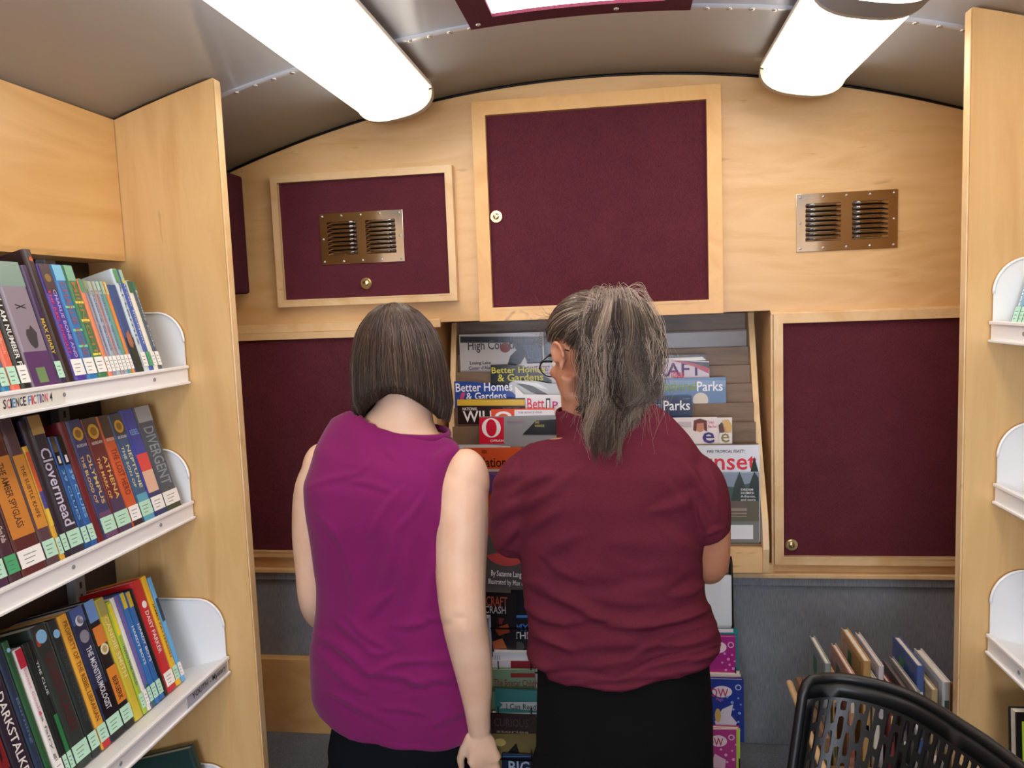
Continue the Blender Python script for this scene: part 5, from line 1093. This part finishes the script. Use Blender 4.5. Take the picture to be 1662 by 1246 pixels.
shoe(root2,-.13,1.61,BLKC); shoe(root2,.07,1.61,BLKC)
c,f,u,r=HW
mb=MB()
for s_ in (-1,1):
    p=c+r*s_*.034+f*.104-u*.004
    mb.tube([p+r*.024*math.cos(a_)+u*.017*math.sin(a_)-f*.004*abs(math.cos(a_)) for a_ in [2*math.pi*k/20 for k in range(20)]],.0014,BLACKW,6,closed=True)
    mb.tube([p+r*s_*.024,c+r*s_*.074+f*.07,c+r*s_*.079-f*.005+u*.01,c+r*s_*.074-f*.035-u*.005],.0013,BLACKW,6)
mb.tube([c-r*.012+f*.107,c+f*.11+u*.003,c+r*.012+f*.107],.0014,BLACKW,6); gl=mb.build('glasses',root2)
# hair: scalp strands swept to the tie, then the ponytail
rw=np.random.default_rng(21); HM2=hairmat('grey_brown_hair')
palw=np.array([lin('#53443a'),lin('#675548'),lin('#7e6b5b'),lin('#978270'),lin('#372b25'),lin('#b5a18f')])*.85
cn,fn,un_,rn=[np.array(v) for v in (c,f,u,r)]
tie=np.array(P(1000,487,1.505)); tv=tie-cn
def scalp(az,el,off):  # az from back towards +r, el up
    d=math.cos(el)*(-fn*math.cos(az)+rn*math.sin(az))+un_*math.sin(el)
    dr,df,du=d@rn,d@fn,d@un_
    k=1/math.sqrt((dr/.079)**2+(df/.101)**2+(du/.096)**2); return cn+un_*.018-fn*.006+d*(k+off)
def scl(az):
    if az<0: return float(np.interp(-az,[0,.35,.8,1.15,1.5,1.8,2.2,2.9],[-.60,-.50,-.34,-.18,.16,.10,.30,.62]))
    return float(np.interp(az,[0,1.1,1.7,2.9],[-.62,-.60,.30,.72]))
curves=[];cols=[];rads=[]
def sph2(p,off):   # push a point onto the scalp shell
    q=p-(cn+un_*.018-fn*.006); dr,df,du=q@rn,q@fn,q@un_; m=math.sqrt((dr/.079)**2+(df/.101)**2+(du/.096)**2); q2=q/max(m,1e-6); return cn+un_*.018-fn*.006+q2*(1+off/.09)
for i in range(5200):
    az=rw.uniform(-2.9,2.9)
    lo=scl(az)
    lo+=rw.normal(0,.06); el=rw.uniform(lo,1.35) if rw.uniform()<.6 else lo+abs(rw.normal(0,.12))
    p0=scalp(az,el,.001); off=rw.uniform(.002,.009); pts=[p0]; 
    for t in np.linspace(.15,1,8):
        q=p0*(1-t)+tie*t; q=sph2(q,off*(1+.5*math.sin(t*3)))+rw.normal(0,.0006,3)
        pts.append(q)
    pts.append(tie+rw.normal(0,.006,3)); curves.append(crv(pts,18)); k=rw.choice(6,p=[.26,.26,.18,.1,.14,.06]); cols.append(palw[k]*rw.uniform(.8,1.15)); rads.append(rw.uniform(.0004,.0007))
def W2(px,py,Y): return np.array(P(px,py,Y))
nlk=120; lx=rw.normal(0,1,nlk).clip(-1.9,1.9); ly=rw.uniform(-1,1,nlk); lc=rw.choice(6,nlk,p=[.22,.26,.2,.14,.1,.08]); ll=rw.uniform(0,1,nlk); lw=rw.normal(0,1,(nlk,4)); lph=rw.uniform(0,6.28,nlk); lam=rw.uniform(4,11,nlk); lbr=rw.uniform(.4,1.35,nlk)
for i in range(7000):
    k=rw.integers(nlk); x=lx[k]+rw.normal(0,.22); y=ly[k]+rw.normal(0,.2); L=ll[k]**.6*.95+rw.normal(0,.05)
    jj=rw.normal(0,5)
    ex=988+lx[k]*20+lw[k,0]*8+rw.normal(0,2.2); ey=640+max(.12,L-.30*abs(lx[k]+.4)**1.2)*118+rw.normal(0,5); sn=lambda q: lam[k]*math.sin(lph[k]+q)
    pts=[tie+rw.normal(0,.005,3), W2(1006+x*13,472+abs(x)*5+y*4,1.475-.008*y), W2(1008+x*23+sn(0)*.5,515+y*3,1.452-.012*y), W2(1009+x*27+sn(1.3),550,1.449-.012*y), W2(1009+x*28+lw[k,1]*6+sn(2.6)+rw.normal(0,2.5),585,1.448-.012*y), W2(1007+x*27+lw[k,2]*9+sn(4.5)+jj,640,1.446-.010*y), W2((1004+x*20+ex)/2+lw[k,3]*13+rw.normal(0,3),(650+ey)/2+10,1.450-.008*y), W2(ex,ey,1.462)]
    curves.append(crv(pts,26)); cols.append(palw[lc[k]]*lbr[k]*rw.uniform(.8,1.2)); rads.append(rw.uniform(.0004,.0008))
for i in range(170):   # flyaways
    x=rw.normal(0,1.6); x=max(-2.3,min(2.6,x)); pts=[tie+rw.normal(0,.006,3), W2(1000+x*16,472+rw.normal(0,6),1.47), W2(1008+x*26+rw.normal(0,8),530,1.44), W2(1008+x*28+rw.normal(0,14),600,1.435), W2(1000+x*26+rw.normal(0,18),680+rw.normal(0,20),1.44)]
    curves.append(crv(pts,24)); cols.append(palw[5]); rads.append(.0003)
for i in range(70):   # loose wisps near the forehead and nape
    az=-rw.uniform(1.9,2.9); p0=scalp(az,rw.uniform(.3,.8),.002); d=-rn*.5+fn*.6+un_*rw.uniform(-.6,.7); pts=[p0,p0+d*.02+rw.normal(0,.003,3),p0+d*.04+rw.normal(0,.008,3)-un_*.004]; curves.append(crv(pts,10)); cols.append(palw[1]); rads.append(.0003)
for i in range(90):
    az=rw.uniform(-1.1,.6); p0=scalp(az,rw.uniform(-.7,-.5),.002); pts=[p0,p0-un_*.018-fn*.006+rw.normal(0,.003,3),p0-un_*.035-fn*.004+rw.normal(0,.006,3)]; curves.append(crv(pts,10)); cols.append(palw[1]); rads.append(.0003)
strands('hair',root2,curves,HM2,cols,rads)
mb=MB(); R_=Matrix((r,f,u)).transposed(); 
NA,NT=40,14; vs=[]
for i in range(NA+1):
    az=-2.9+5.8*i/NA; lo=scl(az)+.05
    for j in range(NT+1): vs.append(scalp(az,lo+(1.55-lo)*j/NT,.0005))
mb.faces(vs,[[i*(NT+1)+j,i*(NT+1)+j+1,(i+1)*(NT+1)+j+1,(i+1)*(NT+1)+j] for i in range(NA) for j in range(NT)],cm('#3a322a',.7),True)
mb.build('hair_underlayer',root2)
mb=MB(); mb.tube([tie+np.array([.012*math.cos(a_),0,.012*math.sin(a_)]) for a_ in [k/12*6.283 for k in range(12)]],.004,cm('#2a2422',.8),8,closed=True); mb.build('hair_tie',root2)
for o in set(bpy.data.objects)-before:
    if o.parent==root2: o.matrix_parent_inverse=inv2
